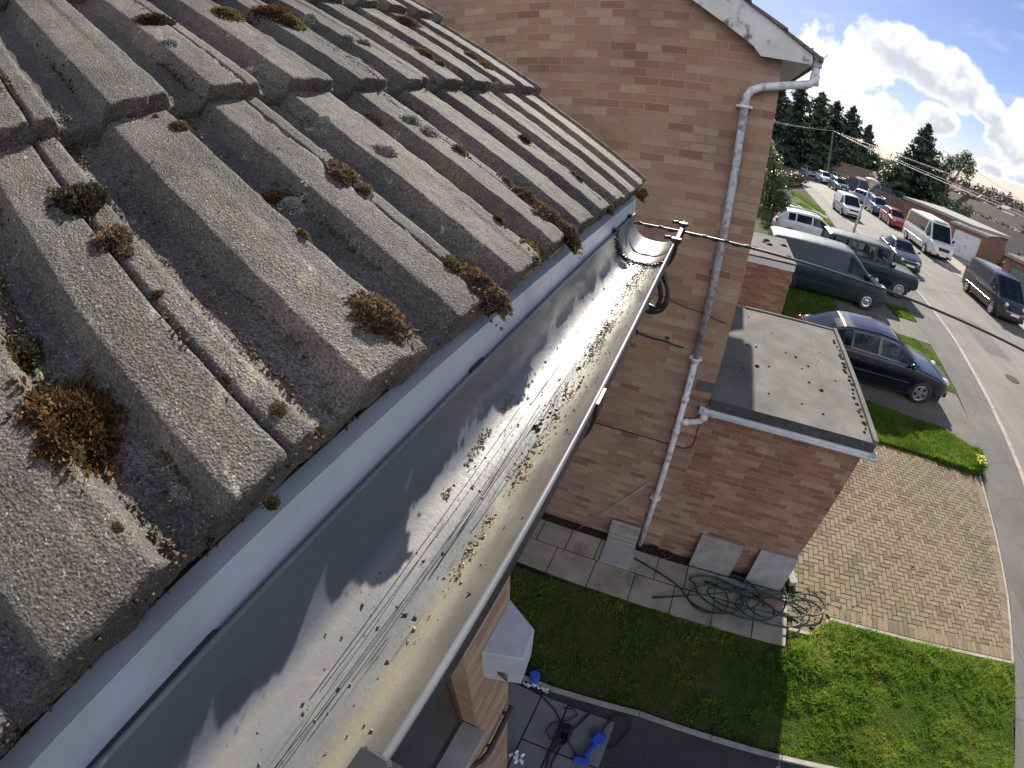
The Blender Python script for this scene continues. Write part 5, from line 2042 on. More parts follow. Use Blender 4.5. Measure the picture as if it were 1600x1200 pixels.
# things on the patio below
bl_ = thing('spray_lance', 'bright blue spray tool lying on the dark patio', 'tool', (.36, 1.30, 0), world=True)
mb = MB()
mb.obox((.405, 1.47, .06), (.13, .15, .10), Matrix.Rotation(-.35, 3, 'Z'), ch=.02)
mb.obox((.37, 1.33, .05), (.045, .22, .045), Matrix.Rotation(-.28, 3, 'Z'), ch=.012)
mb.obox((.315, 1.18, .05), (.17, .075, .07), Matrix.Rotation(.15, 3, 'Z'), ch=.015)
mb.build('body', MT['blue'], bl_)
mb = MB()
mb.tube([(.41, 1.54, .06), (.43, 1.66, .03), (.50, 1.80, .02), (.66, 1.83, .018), (.71, 1.72, .018), (.62, 1.47, .018), (.55, 1.42, .018)], .010, 8)
mb.build('supply_hose', MT['rubber'], bl_)
mb = MB()
mb.tube([(-.62, 1.76, .02), (-.36, 1.72, .02), (-.16, 1.62, .022), (-.02, 1.50, .025), (.04, 1.40, .03), (.12, 1.33, .03), (.25, 1.22, .03)], .009, 8)
mb.tube([(.03, 1.42, .03), (-.08, 1.28, .03), (-.16, 1.36, .03), (-.12, 1.47, .03), (.02, 1.56, .03), (.10, 1.66, .025), (.03, 1.72, .02), (-.08, 1.68, .02)], .007, 8)
mb.tube([(.05, 1.36, .03), (.16, 1.58, .03), (.22, 1.74, .02)], .012, 8)
mb.tube([(.04, 1.40, .035), (-.02, 1.12, .03), (.03, .84, .03), (-.05, .5, .03)], .012, 8)
mb.tube([(.07, 1.38, .04), (.04, 1.05, .03), (.10, .8, .03)], .010, 8)
for i in range(5):
    c0 = Vector((.05 + rg.gauss(0, .02), 1.37 + rg.gauss(0, .03), .05 + .015 * i))
    mb.tube([c0 + Vector((.07 * math.cos(t), .10 * math.sin(t), .02 * math.sin(t * 2))) for t in [6.1 * k / 18 for k in range(19)]], .009, 7)
tag(centre(mb.build('cable_tangle', MT['rubber'], uv=False)), 'tangle of black cables on the patio slabs', 'cable')
pbm = []
for i in range(26):
    t = i / 25
    x, y = -.62 + .30 * t + rg.gauss(0, .012), 1.795 + .01 * t + rg.gauss(0, .014)
    mb = MB()
    r = rg.uniform(.010, .021)
    mb.ell((x, y, .014 + r * .6), (r, r * rg.uniform(.7, 1), r * .7), seg=8, rings=6)
    tag(centre(mb.build('white_pebble', MT['pebble'], uv=False)), 'white pebble in the row below the alarm box', 'pebble', 'white pebbles along the lawn edging')
mb = MB()
for i in range(9):
    mb.obox((-.33 + rg.gauss(0, .03), .95 + rg.gauss(0, .05), .05 + rg.random() * .05), (.05, .035, .02), Matrix.Rotation(rg.uniform(0, 3), 3, (rg.random(), rg.random(), 1)), ch=.005)
tag(centre(mb.build('crumpled_sheet', MT['white_clean'], uv=False)), 'scrap of crumpled white plastic at the foot of our wall', 'litter')
mb = MB()
mb.lathe([(.055, 0), (.062, .02), (.062, .16), (.05, .17)], (-.52, 1.88, .0), (0, 0, 1), 16)
tag(centre(mb.build('blue_tub', MT['blue'], uv=False)), 'small blue tub half hidden behind the alarm box', 'tub')

# a few wind-blown leaves on the drive
LF = M('brown_leaf', [(.3, (.07, .035, .02)), (.7, (.14, .08, .045))], 40, .7)
for (x, y, lab) in [(4.6, 5.9, 'dark curled leaf in the middle of the paved drive'), (4.75, 5.3, 'second dark leaf south of the first on the paved drive'), (5.6, 4.75, 'pale twig like leaf on the paved drive near the pavement'), (3.9, 4.8, 'small brown leaf on the paved drive nearest the hose')]:
    mb = MB()
    a = rnd.uniform(0, 6)
    c_, s_ = math.cos(a) * .05, math.sin(a) * .05
    mb.add([(x - c_, y - s_, .018), (x - s_ * .5, y + c_ * .5, .034), (x + c_, y + s_, .02), (x + s_ * .5, y - c_ * .5, .030)], [(0, 1, 2, 3)])
    tag(centre(mb.build('dead_leaf', LF, uv=False)), lab, 'leaf')

# ------------------------------------------------------------------ vehicles
def interp(tab, x, k=1):
    if x <= tab[0][0]:
        return tab[0][k]
    for a, b_ in zip(tab, tab[1:]):
        if x <= b_[0]:
            t = (x - a[0]) / ((b_[0] - a[0]) or 1e-9)
            return a[k] + (b_[k] - a[k]) * t
    return tab[-1][k]


def smooth_tab(tab, n=44):
    """resample a (x, top, halfwidth) table with rounded corners"""
    x0, x1 = tab[0][0], tab[-1][0]
    xs = sorted(set([x0 + (x1 - x0) * (.5 - .5 * math.cos(math.pi * i / n)) for i in range(n + 1)]))
    out = []
    for x in xs:
        d = min(.10, x - x0, x1 - x)
        zs = [interp(tab, x + d * q, 1) for q in (-1, -.5, 0, .5, 1)]
        ws = [interp(tab, x + d * q, 2) for q in (-1, -.5, 0, .5, 1)]
        bs = [interp(tab, x + d * q, 3) for q in (-1, -.5, 0, .5, 1)]
        out.append((x, sum(zs) / 5, sum(ws) / 5, sum(bs) / 5))
    return out


FR = [0.0, .012, .05, .13, .28, .42, .46, .62, .86, 1.0]
WF = [.90, .955, .985, 1.0, 1.012, 1.014, 1.004, 1.0, .985, .93]


def vehicle(name, label, cat, loc, rz, pm, S, group=None):
    t = thing(name, label, cat, loc, rz, group)
    L = S['L']
    low = smooth_tab([(x - L / 2, z, w_, b_) for x, z, w_, b_ in S['low']])
    body = MB()
    rings = []
    crown = S.get('crown', .03)
    for x, zt, hw, zb in low:
        half = [(0, zt + crown), (hw * .45, zt + crown * .85), (hw * .75, zt + crown * .5)]
        half += [(hw * f, zt - (zt - zb) * q) for q, f in zip(FR, WF)]
        ring = [(x, y, z) for y, z in half] + [(x, -y, z) for y, z in half[:0:-1]]
        rings.append(ring)
    body.loft(rings, 0, caps=True, sm=True)
    # cabin
    cab = S['cab']
    glassw, glasss, glassr = MB(), [], MB()
    st = []
    for (x, zr, wr, ty, sd) in cab:
        xx = x - L / 2
        belt = interp(low, xx, 1) - .015
        wb = interp(low, xx, 2) * S.get('wb', .955)
        zr_ = max(zr, belt)
        if zr - belt < .08:
            wr = min(wr, wb)
        sh = min(.055, max(.004, (zr_ - belt) * .5))
        top_ = [(0, zr_ + .018), (wr * .5, zr_ + .014), (wr * .88, zr_ - .004), (wr * .985, zr_ - sh * .55), (wr, zr_ - sh)]
        side = [(wr + (wb - wr) * q, (zr_ - sh) + (belt - zr_ + sh) * q) for q in (.10, .9, 1.0)]
        st.append((xx, top_, side))
    for i in range(len(cab) - 1):
        ty, sd = cab[i][3], cab[i][4]
        (xa, ta, sa), (xb, tb, sb) = st[i], st[i + 1]
        la, lb = ta + sa, tb + sb
        sg = None
        for s_ in (1, -1):
            for j in range(len(la) - 1):
                q = [(xa, s_ * la[j][0], la[j][1]), (xb, s_ * lb[j][0], lb[j][1]), (xb, s_ * lb[j + 1][0], lb[j + 1][1]), (xa, s_ * la[j + 1][0], la[j + 1][1])]
                if s_ < 0:
                    q = q[::-1]
                tgt = body
                if j < 2 and ty == 'wind':
                    tgt = glassw
                elif j < 2 and ty == 'rear':
                    tgt = glassr
                elif j == 5 and sd.startswith('g'):
                    if sg is None:
                        sg = {}
                    if s_ not in sg:
                        sg[s_] = MB()
                    tgt = sg[s_]
                b0 = len(tgt.v)
                tgt.add(q, [(0, 1, 2, 3)], 0, True)
        if sg:
            for s_, m_ in sg.items():
                glasss.append((s_, sd, m_))
    for lst in (body,):
        pass
    bo = body.build('body', [pm], t, uv=False, sharp=38)
    if glassw.f:
        glassw.build('windscreen', MT['car_glass_clear'] if S.get('clear') else MT['car_glass'], t, uv=False)
    if glassr.f:
        glassr.build('rear_window', MT['car_glass_clear'] if S.get('clear') == 2 else MT['car_glass'], t, uv=False)
    # neighbouring side panes of one window are joined
    GL = MT['car_glass_clear'] if S.get('clear') else MT['car_glass']
    merged = {}
    for s_, sd, m_ in glasss:
        merged.setdefault((s_, sd), MB()).join(m_)
    for k_ in merged:
        merged[k_].build('side_window', GL, t, uv=False)
    # wheels
    r = S.get('r', .32)
    for x in S['wheels']:
        xx = x - L / 2
        hw = interp(low, xx, 2) * 1.012
        for s_ in (1, -1):
            wh = MB()
            wy = s_ * (hw + .016)
            wh.lathe([(r * .60, -.20), (r * .93, -.20), (r, -.17), (r, -.03), (r * .93, .004), (r * .70, .006), (r * .66, -.012), (r * .3, -.03)], (xx, wy, r), (0, s_, 0), 24)
            w_ = wh.build('wheel', MT['rubber'], t, uv=False)
            rm = MB()
            if S.get('rim', 'spoke') == 'spoke':
                rm.lathe([(r * .67, -.02), (r * .68, .002), (r * .62, .004), (r * .60, -.015)], (xx, wy, r), (0, s_, 0), 24, caps=False)
                for q in range(5):
                    a = 2 * math.pi * q / 5 + .3
                    dv = Vector((math.cos(a), 0, math.sin(a)))
                    pv = Vector((-math.sin(a), 0, math.cos(a)))
                    c = Vector((xx, wy - s_ * .004, r))
                    v = [c + dv * r * .10 + pv * r * .10, c + dv * r * .62 + pv * r * .15, c + dv * r * .62 - pv * r * .15, c + dv * r * .10 - pv * r * .10]
                    rm.add([p + Vector((0, s_ * .006, 0)) for p in v] + [p - Vector((0, s_ * .012, 0)) for p in v], [(0, 1, 2, 3) if s_ > 0 else (3, 2, 1, 0), (0, 4, 5, 1), (1, 5, 6, 2), (2, 6, 7, 3), (3, 7, 4, 0)])
                rm.lathe([(r * .16, -.01), (r * .15, .006)], (xx, wy, r), (0, s_, 0), 12)
            else:
                rm.lathe([(r * .66, -.02), (r * .66, .002), (r * .5, .004), (r * .46, -.012), (r * .22, -.008), (r * .2, .010)], (xx, wy, r), (0, s_, 0), 22)
            rm.build('rim', MT['chrome'] if S.get('rimm', 1) else MT['galv'], w_, uv=False)
            ar = MB()
            n = 18
            zl = interp(low, xx, 3) + .0
            ro = r * 1.16
            pts_o = [(xx + ro * math.cos(a), r + .02 + ro * math.sin(a)) for a in [-.35 + (math.pi + .7) * k / n for k in range(n + 1)]]
            y0_, y1_ = s_ * (hw - .20), s_ * (hw + .004)
            ar.loft([[(x_, y0_, z_) for x_, z_ in pts_o], [(x_, y1_, z_) for x_, z_ in pts_o]], caps=True)
            ar.build('wheel_arch', MT['trim'], t, uv=False)
    X1 = L / 2
    zn = S['lamp_z']
    hw_n = interp(low, X1 - .12, 2)
    lw, lh = S.get('lamp', (.17, .075))
    for s_ in (1, -1):
        m_ = MB()
        q = Matrix.Rotation(s_ * -.5, 3, 'Z')
        m_.ell((0, 0, 0), (.10, lw, lh), seg=12, rings=8, fn=lambda p: q @ Vector(p) + Vector((X1 - S.get('lamp_x', .14), s_ * (hw_n - .16), zn)))
        m_.build('headlight', MT['clear_lamp'], t, uv=False)
        m_ = MB()
        hw_r = interp(low, -X1 + .08, 2)
        m_.ell((-X1 + .07, s_ * (hw_r - .11), S.get('tail_z', .85)), (.075, .13, S.get('tail_h', .11)), seg=10, rings=8)
        m_.build('tail_light', MT['red_lamp'], t, uv=False)
        mx = S['mirror']
        m_ = MB()
        hw_m = interp(low, mx[0] - L / 2, 2)
        m_.ell((mx[0] - L / 2, s_ * (hw_m + .09), mx[1]), (.07, .105, .075 * mx[2]), seg=10, rings=8)
        m_.box(mx[0] - L / 2 - .02, min(s_ * hw_m * .93, s_ * (hw_m + .05)), mx[1] - .05, mx[0] - L / 2 + .02, max(s_ * hw_m * .93, s_ * (hw_m + .05)), mx[1] - .02)
        m_.build('mirror', pm if S.get('mirror_paint', 1) else MT['trim'], t, uv=False)
        for hx in S.get('handles', ()):
            m_ = MB()
            hh = interp(low, hx - L / 2, 2)
            m_.obox((hx - L / 2, s_ * (hh * 1.012 + .008), S['handle_z']), (.17, .03, .03), ch=.008)
            m_.build('door_handle', MT['trim'] if not S.get('handle_paint') else pm, t, uv=False)
    m_ = MB()
    gw, gz0, gz1 = S['grille']
    m_.box(X1 - .30, -gw, gz0, X1 + .006, gw, gz1, c=.012)
    m_.build('grille', MT['trim'], t, uv=False)
    if S.get('grille2'):
        gw, gz0, gz1 = S['grille2']
        m_ = MB()
        m_.box(X1 - .34, -gw, gz0, X1 + .004, gw, gz1, c=.012)
        m_.build('grille', MT['trim'], t, uv=False)
    m_ = MB()
    m_.box(X1 + .004, -.26, S['plate_z'], X1 + .018, .26, S['plate_z'] + .11)
    m_.build('number_plate', MT['plate_w'], t, uv=False)
    m_ = MB()
    m_.box(-X1 - .014, -.26, S.get('plate_rz', .75), -X1 + .004, .26, S.get('plate_rz', .75) + .11)
    m_.build('number_plate', MT['plate_y'], t, uv=False)
    # door shut lines, sill strip, extras
    if S.get('seams'):
        for sx in S['seams']:
            hh = interp(low, sx - L / 2, 2)
            zt, zb = interp(low, sx - L / 2, 1), interp(low, sx - L / 2, 3)
            for s_ in (1, -1):
                pts_ = [(sx - L / 2, s_ * (hh * f + .0012), zt - (zt - zb) * q) for q, f in zip(FR[1:9], WF[1:9])]
                m_ = MB()
                m_.tube(pts_, .0045, 4)
                m_.build('door_seam', MT['trim'], t, uv=False)
    if S.get('rub'):
        z0_, xa, xb, mm = S['rub']
        for s_ in (1, -1):
            m_ = MB()
            pts_ = []
            for k in range(15):
                x = xa + (xb - xa) * k / 14 - L / 2
                pts_.append((x, s_ * (interp(low, x, 2) * 1.006 + .004), z0_))
            m_.tube(pts_, .022, 6)
            m_.build('rubbing_strip', MT[mm], t, uv=False)
    if S.get('rails'):
        xa, xb, zz, yy = S['rails']
        for s_ in (1, -1):
            m_ = MB()
            m_.tube([(xa - L / 2, s_ * yy, zz - .05), (xa + .12 - L / 2, s_ * yy, zz), (xb - .12 - L / 2, s_ * yy, zz), (xb - L / 2, s_ * yy, zz - .05)], .018, 8)
            m_.build('roof_rail', MT['chrome'], t, uv=False)
    for (sx, sy, sz) in S.get('seats', ()):
        m_ = MB()
        m_.obox((sx - L / 2, sy, sz - .10), (.11, .44, .42), Matrix.Rotation(-.2, 3, 'Y'), ch=.04)
        m_.obox((sx - L / 2 - .06, sy, sz + .20), (.09, .24, .17), Matrix.Rotation(-.2, 3, 'Y'), ch=.03)
        m_.build('seat', MT['seat'], t, uv=False)
    if S.get('seats'):
        m_ = MB()
        sx, sy, sz = S['seats'][0]
        m_.tube([(sx - L / 2 + .55 + .06 * math.cos(a), sy + .19 * math.sin(a), sz - .02 + .18 * math.cos(a)) for a in [6.28 * k / 20 for k in range(21)]], .015, 6, caps=False)
        m_.build('steering_wheel', MT['trim'], t, uv=False)
    m_ = MB()
    m_.box(-L / 2 + .25, -low[len(low) // 2][2] * .86, interp(low, 0, 3) - .06, L / 2 - .25, low[len(low) // 2][2] * .86, interp(low, 0, 3) + .12)
    m_.build('underbody', MT['trim'], t, uv=False)
    return t


def cabin(pts_):
    return pts_


HATCH = dict(L=4.5, clear=1, seats=((2.15, -.36, 1.02), (2.15, .36, 1.02)), r=.315, wheels=(.88, 3.55), lamp_z=.66, lamp_x=.19, mirror=(2.98, 1.0, 1.0), handles=(1.45, 2.4), handle_z=.80, grille=(.42, .58, .68), grille2=(.60, .26, .40), plate_z=.42, tail_z=.84,
             seams=(1.12, 2.02, 3.08), rub=(.52, .5, 3.1, 'trim'), handle_paint=1,
             low=[(0, .62, .66, .30), (.06, .86, .76, .24), (.22, .98, .83, .22), (.9, 1.0, .875, .20), (2.2, .965, .89, .19), (3.2, .93, .88, .20), (3.45, .88, .865, .20), (4.1, .76, .80, .22), (4.38, .64, .68, .25), (4.5, .50, .52, .30)],
             cab=[(.20, .98, .60, 'rear', 'p'), (.42, 1.10, .60, 'rear', 'p'), (.80, 1.30, .58, 'rear', 'p'), (.98, 1.375, .57, 'p', 'p'), (1.03, 1.39, .57, 'p', 'g0'), (1.22, 1.42, .575, 'p', 'p'), (1.28, 1.425, .575, 'p', 'g1'), (1.98, 1.45, .59, 'p', 'p'), (2.06, 1.445, .59, 'p', 'g2'),
                  (2.42, 1.41, .585, 'p', 'g2'), (2.55, 1.38, .58, 'wind', 'g2'), (2.95, 1.17, .63, 'wind', 'g2'), (3.10, 1.08, .66, 'wind', 'p'), (3.36, .93, .70, 'p', 'p')])
ESTATE = dict(HATCH, clear=0, seats=(), L=4.4, rails=None, rub=None,
              cab=[(.10, .98, .62, 'rear', 'p'), (.22, 1.18, .62, 'rear', 'p'), (.42, 1.42, .60, 'p', 'p'), (.50, 1.44, .60, 'p', 'g0'), (1.02, 1.47, .605, 'p', 'p'), (1.10, 1.475, .605, 'p', 'g1'), (1.88, 1.48, .61, 'p', 'p'), (1.96, 1.475, .61, 'p', 'g2'),
                   (2.40, 1.44, .60, 'p', 'g2'), (2.52, 1.40, .595, 'wind', 'g2'), (2.92, 1.17, .64, 'wind', 'g2'), (3.06, 1.08, .67, 'wind', 'p'), (3.30, .94, .70, 'p', 'p')])
COUPE = dict(HATCH, clear=0, seats=(), L=4.55, r=.33, wheels=(.85, 3.62), lamp=(.15, .085), lamp_x=.17, lamp_z=.63, mirror=(2.85, .98, 1.0), handles=(2.0,), grille=(.38, .50, .66), grille2=(.62, .24, .36), seams=(1.55, 3.0), rub=None, plate_z=.38,
             low=[(0, .60, .64, .30), (.07, .84, .76, .25), (.3, .92, .84, .21), (1.0, .93, .88, .19), (2.2, .90, .885, .19), (3.2, .885, .88, .19), (3.9, .80, .84, .21), (4.3, .70, .74, .24), (4.47, .58, .62, .27), (4.55, .46, .50, .31)],
             cab=[(.62, .92, .62, 'rear', 'p'), (1.0, 1.16, .58, 'rear', 'p'), (1.22, 1.28, .55, 'p', 'p'), (1.32, 1.30, .55, 'p', 'g0'), (1.72, 1.355, .56, 'p', 'g1'), (2.3, 1.34, .565, 'p', 'g1'), (2.45, 1.31, .56, 'wind', 'g1'), (2.85, 1.10, .62, 'wind', 'g1'), (3.02, 1.0, .66, 'wind', 'p'), (3.25, .90, .70, 'p', 'p')])
SUV = dict(HATCH, clear=0, seats=(), L=4.48, r=.36, wheels=(.86, 3.55), lamp_z=.84, lamp=(.16, .08), mirror=(3.0, 1.2, 1.1), handles=(1.5, 2.4), handle_z=1.0, grille=(.45, .60, .78), grille2=(.62, .34, .50), seams=(1.1, 2.0, 3.08), rub=(.42, .4, 4.1, 'trim'), plate_z=.50, tail_z=1.03, rails=(.7, 2.4, 1.74, .60),
           low=[(0, .80, .70, .36), (.07, 1.05, .80, .32), (.25, 1.14, .88, .29), (1.0, 1.16, .915, .27), (2.2, 1.11, .925, .27), (3.2, 1.07, .915, .28), (3.8, 1.0, .88, .28), (4.22, .92, .80, .30), (4.40, .78, .68, .33), (4.48, .62, .54, .38)],
           cab=[(.12, 1.14, .66, 'rear', 'p'), (.30, 1.36, .64, 'rear', 'p'), (.58, 1.60, .60, 'p', 'p'), (.66, 1.62, .60, 'p', 'g0'), (1.05, 1.65, .61, 'p', 'p'), (1.12, 1.655, .61, 'p', 'g1'), (1.95, 1.67, .62, 'p', 'p'), (2.03, 1.665, .62, 'p', 'g2'),
                (2.40, 1.63, .61, 'p', 'g2'), (2.52, 1.59, .605, 'wind', 'g2'), (2.95, 1.32, .66, 'wind', 'g2'), (3.12, 1.21, .69, 'wind', 'p'), (3.36, 1.07, .72, 'p', 'p')])
PVAN = dict(L=5.1, r=.335, wheels=(.95, 4.2), rim='steel', lamp_z=.86, lamp=(.14, .12), lamp_x=.26, mirror=(3.98, 1.24, 1.7), mirror_paint=0, handles=(3.15,), handle_z=1.0, grille=(.40, .72, .84), grille2=(.60, .34, .48), plate_z=.50, tail_z=1.15, tail_h=.24, plate_rz=.95,
            seams=(2.05, 3.05, 4.05), rub=(.55, .35, 3.7, 'trim'), wb=.975, crown=.02,
            low=[(0, 1.0, .86, .30), (.03, 1.14, .93, .28), (.15, 1.17, .945, .27), (1.5, 1.17, .955, .26), (3.4, 1.15, .955, .26), (4.1, 1.12, .945, .26), (4.5, 1.03, .90, .27), (4.85, .90, .80, .29), (5.02, .74, .68, .32), (5.1, .60, .58, .36)],
            cab=[(.03, 1.14, .86, 'p', 'p'), (.05, 1.55, .84, 'p', 'p'), (.10, 1.88, .80, 'p', 'p'), (.25, 1.95, .79, 'p', 'p'), (1.2, 1.97, .79, 'p', 'p'), (2.2, 1.97, .79, 'p', 'p'), (3.02, 1.95, .785, 'p', 'p'), (3.12, 1.94, .78, 'p', 'g0'),
                 (3.30, 1.90, .77, 'wind', 'g0'), (3.62, 1.66, .79, 'wind', 'g0'), (4.0, 1.34, .82, 'wind', 'g0'), (4.08, 1.27, .83, 'wind', 'p'), (4.36, 1.08, .84, 'p', 'p')])
GVAN = dict(PVAN, rim='spoke', handles=(2.0, 3.15), rub=(.62, .5, 4.0, 'chrome'),
            cab=[(.03, 1.14, .86, 'rear', 'p'), (.05, 1.55, .84, 'rear', 'p'), (.10, 1.86, .80, 'p', 'p'), (.25, 1.93, .79, 'p', 'g0'), (.9, 1.96, .79, 'p', 'g0'), (1.02, 1.96, .79, 'p', 'g1'), (1.98, 1.96, .79, 'p', 'g1'), (2.1, 1.96, .79, 'p', 'g2'), (3.0, 1.95, .785, 'p', 'p'), (3.12, 1.94, .78, 'p', 'g3'),
                 (3.30, 1.90, .77, 'wind', 'g3'), (3.62, 1.66, .79, 'wind', 'g3'), (4.0, 1.34, .82, 'wind', 'g3'), (4.08, 1.27, .83, 'wind', 'p'), (4.36, 1.08, .84, 'p', 'p')])
SVAN = dict(PVAN, L=4.35, wheels=(.75, 3.45), r=.31, lamp_z=.80, mirror=(3.05, 1.15, 1.4), handles=(2.35,), seams=(1.5, 2.25, 3.1), rub=(.45, .3, 3.0, 'trim'),
            low=[(0, .96, .80, .27), (.03, 1.08, .86, .25), (.15, 1.10, .87, .24), (1.5, 1.10, .885, .23), (2.9, 1.08, .885, .23), (3.5, 1.02, .86, .24), (4.0, .90, .77, .26), (4.25, .74, .66, .29), (4.35, .58, .56, .33)],
            cab=[(.03, 1.08, .80, 'p', 'p'), (.05, 1.45, .77, 'p', 'p'), (.12, 1.75, .72, 'p', 'p'), (.3, 1.80, .71, 'p', 'p'), (1.4, 1.82, .71, 'p', 'p'), (2.2, 1.79, .70, 'p', 'p'), (2.28, 1.78, .70, 'p', 'g0'), (2.5, 1.73, .69, 'wind', 'g0'), (2.9, 1.44, .73, 'wind', 'g0'), (3.15, 1.24, .76, 'wind', 'p'), (3.42, 1.04, .78, 'p', 'p')])
BUS = dict(PVAN, L=6.9, r=.35, wheels=(1.25, 5.55), lamp_z=.92, lamp=(.15, .15), lamp_x=.22, mirror=(5.62, 1.42, 1.9), handles=(5.0,), handle_z=1.12, grille=(.42, .70, .92), grille2=(.55, .34, .46), plate_z=.36, tail_z=1.3, seams=(4.75, 5.7), rub=(.70, .3, 5.0, 'chrome'),
           low=[(0, 1.05, .90, .34), (.03, 1.26, .97, .31), (.15, 1.30, .985, .30), (2, 1.30, .995, .29), (4.6, 1.30, .995, .29), (5.7, 1.26, .98, .29), (6.2, 1.18, .93, .30), (6.6, 1.08, .85, .31), (6.8, .90, .76, .33), (6.9, .66, .66, .36)],
           cab=[(.03, 1.26, .90, 'rear', 'p'), (.06, 1.8, .88, 'rear', 'p'), (.12, 2.25, .84, 'p', 'p'), (.3, 2.40, .82, 'p', 'g0'), (2, 2.43, .82, 'p', 'g0'), (3.2, 2.43, .82, 'p', 'g0'), (4.62, 2.43, .815, 'p', 'p'), (4.78, 2.42, .81, 'p', 'g1'),
                (4.95, 2.38, .80, 'p', 'g1'), (5.12, 2.24, .80, 'wind', 'g1'), (5.5, 1.78, .83, 'wind', 'g1'), (5.72, 1.50, .85, 'wind', 'p'), (6.0, 1.24, .87, 'p', 'p')])
OFFR = dict(L=4.6, clear=2, seats=((2.3, -.38, 1.35), (2.3, .38, 1.35)), r=.39, wheels=(.95, 3.75), rim='steel', rimm=0, lamp_z=.95, lamp=(.10, .10), lamp_x=.06, mirror=(3.15, 1.35, 1.3), mirror_paint=0, handles=(1.9, 2.85), handle_z=1.12, grille=(.36, .76, 1.06), plate_z=.52, tail_z=1.0, tail_h=.05, plate_rz=.70,
            seams=(1.35, 2.25, 3.1), rub=None, wb=.985, crown=.012,
            low=[(0, 1.20, .82, .50), (.02, 1.24, .85, .48), (.2, 1.25, .865, .46), (1.5, 1.25, .87, .45), (3.1, 1.25, .87, .45), (3.25, 1.20, .865, .46), (4.35, 1.14, .855, .50), (4.5, 1.12, .84, .52), (4.56, 1.05, .82, .54), (4.6, .80, .80, .58)],
            cab=[(.02, 1.24, .82, 'rear', 'p'), (.03, 1.5, .80, 'rear', 'p'), (.06, 1.93, .76, 'p', 'p'), (.18, 1.99, .75, 'p', 'g0'), (.62, 2.0, .75, 'p', 'p'), (.76, 2.0, .75, 'p', 'g1'), (1.28, 2.0, .75, 'p', 'p'), (1.42, 2.0, .75, 'p', 'g2'), (2.18, 2.0, .75, 'p', 'p'), (2.32, 2.0, .75, 'p', 'g3'), (2.86, 1.97, .75, 'p', 'p'),
                 (2.92, 1.92, .75, 'wind', 'p'), (3.12, 1.38, .80, 'wind', 'p'), (3.18, 1.24, .82, 'p', 'p')])

P_BLUE = paint('dark_blue_paint', (.004, .006, .018), .2, .25, .03)
P_TEAL = paint('dark_teal_paint', (.024, .038, .050), .2, .38, .06)
P_GREEN = paint('dark_green_paint', (.006, .014, .012), .1, .45, .05)
P_WHITE = paint('pearl_white_paint', (.62, .64, .68), .0, .3, .08)
P_WHITE2 = paint('white_van_paint', (.66, .66, .64), .0, .35, .12)
P_GREY = paint('dark_grey_paint', (.055, .058, .062), .4, .28, .08)
P_BROWN = paint('dark_brown_paint', (.050, .038, .032), .3, .28, .06)
P_RED = paint('red_paint', (.30, .028, .028), .2, .32, .08)
P_SILV = paint('silver_paint', (.42, .44, .46), .6, .3, .08)
P_BLUE2 = paint('mid_blue_paint', (.06, .13, .24), .4, .3, .08)
P_TEAL2 = paint('grey_teal_paint', (.10, .15, .17), .4, .32, .08)

vehicle('parked_car', 'dark blue hatchback with alloy wheels on the drive beside the porch', 'car', (5.10, 11.88, 0), 0.02, P_BLUE, HATCH)
vehicle('panel_van', 'dark teal panel van parked nose to the pavement', 'van', (4.75, 18.42, 0), 0.0, P_TEAL, PVAN)
vehicle('off_road_car', 'dark green boxy off-road estate beside the teal van', 'car', (7.28, 21.3, 0), 0.0, P_GREEN, OFFR)
vehicle('parked_car', 'pearl white crossover car behind the teal van', 'car', (5.6, 26.9, 0), -.02, P_WHITE, SUV)
vehicle('parked_car', 'dark grey coupe parked at the kerb facing us', 'car', (11.55, 28.75, -.045), -math.pi / 2 - .02, P_GREY, COUPE)
vehicle('small_van', 'small white van with dark bonnet on the near side of the street', 'van', (11.65, 43.6, -.045), -math.pi / 2 + .04, P_WHITE2, SVAN)
mb_ = vehicle('minibus', 'white minibus with long tinted side windows', 'minibus', (16.75, 37.0, -.045), -math.pi / 2 - .02, P_WHITE2, BUS)
m_ = MB()
m_.box(-2.2, -.55, 2.425, 1.25, .55, 2.50, c=.03)
m_.box(1.3, -.5, 2.42, 1.75, .5, 2.53, c=.04)
m_.build('roof_unit', MT['plate_w'], mb_, uv=False)
vehicle('people_carrier', 'dark brown van with side windows and chrome strip on the far side', 'van', (16.15, 24.85, -.045), -math.pi / 2 - .02, P_BROWN, GVAN)
vehicle('parked_car', 'red hatchback parked behind the white minibus', 'car', (16.75, 45.6, -.045), -math.pi / 2, P_RED, ESTATE)
vehicle('parked_car', 'silver blue crossover parked behind the red hatchback', 'car', (16.7, 51.0, -.045), -math.pi / 2, P_BLUE2, SUV)
vehicle('parked_car', 'silver estate car in front of the brown fence', 'car', (17.6, 57.6, -.045), -math.pi / 2 + .5, P_SILV, ESTATE)
vehicle('parked_car', 'grey teal crossover, nearest of the far row of cars', 'car', (15.9, 66.5, -.045), -math.pi / 2 + .10, P_TEAL2, SUV)
vehicle('parked_car', 'white crossover standing second in the far row of cars', 'car', (15.2, 73.5, -.045), -math.pi / 2 + .12, P_WHITE, SUV)
vehicle('parked_car', 'silver hatchback standing third in the far row of cars', 'car', (14.2, 82.0, -.045), -math.pi / 2 + .2, P_SILV, HATCH)
vehicle('parked_car', 'pale blue car farthest off beside the evergreen shrub', 'car', (13.2, 96.0, -.045), -math.pi / 2 + .3, P_BLUE2, ESTATE)
vehicle('parked_car', 'white car half hidden behind the telegraph pole', 'car', (19.6, 84.0, -.045), -math.pi / 2 + .3, P_WHITE, ESTATE)

# ------------------------------------------------------------------ the far side of the street
def rotz(c, a):
    q = Matrix.Rotation(a, 3, 'Z')
    return lambda p: q @ Vector(p) + Vector(c)


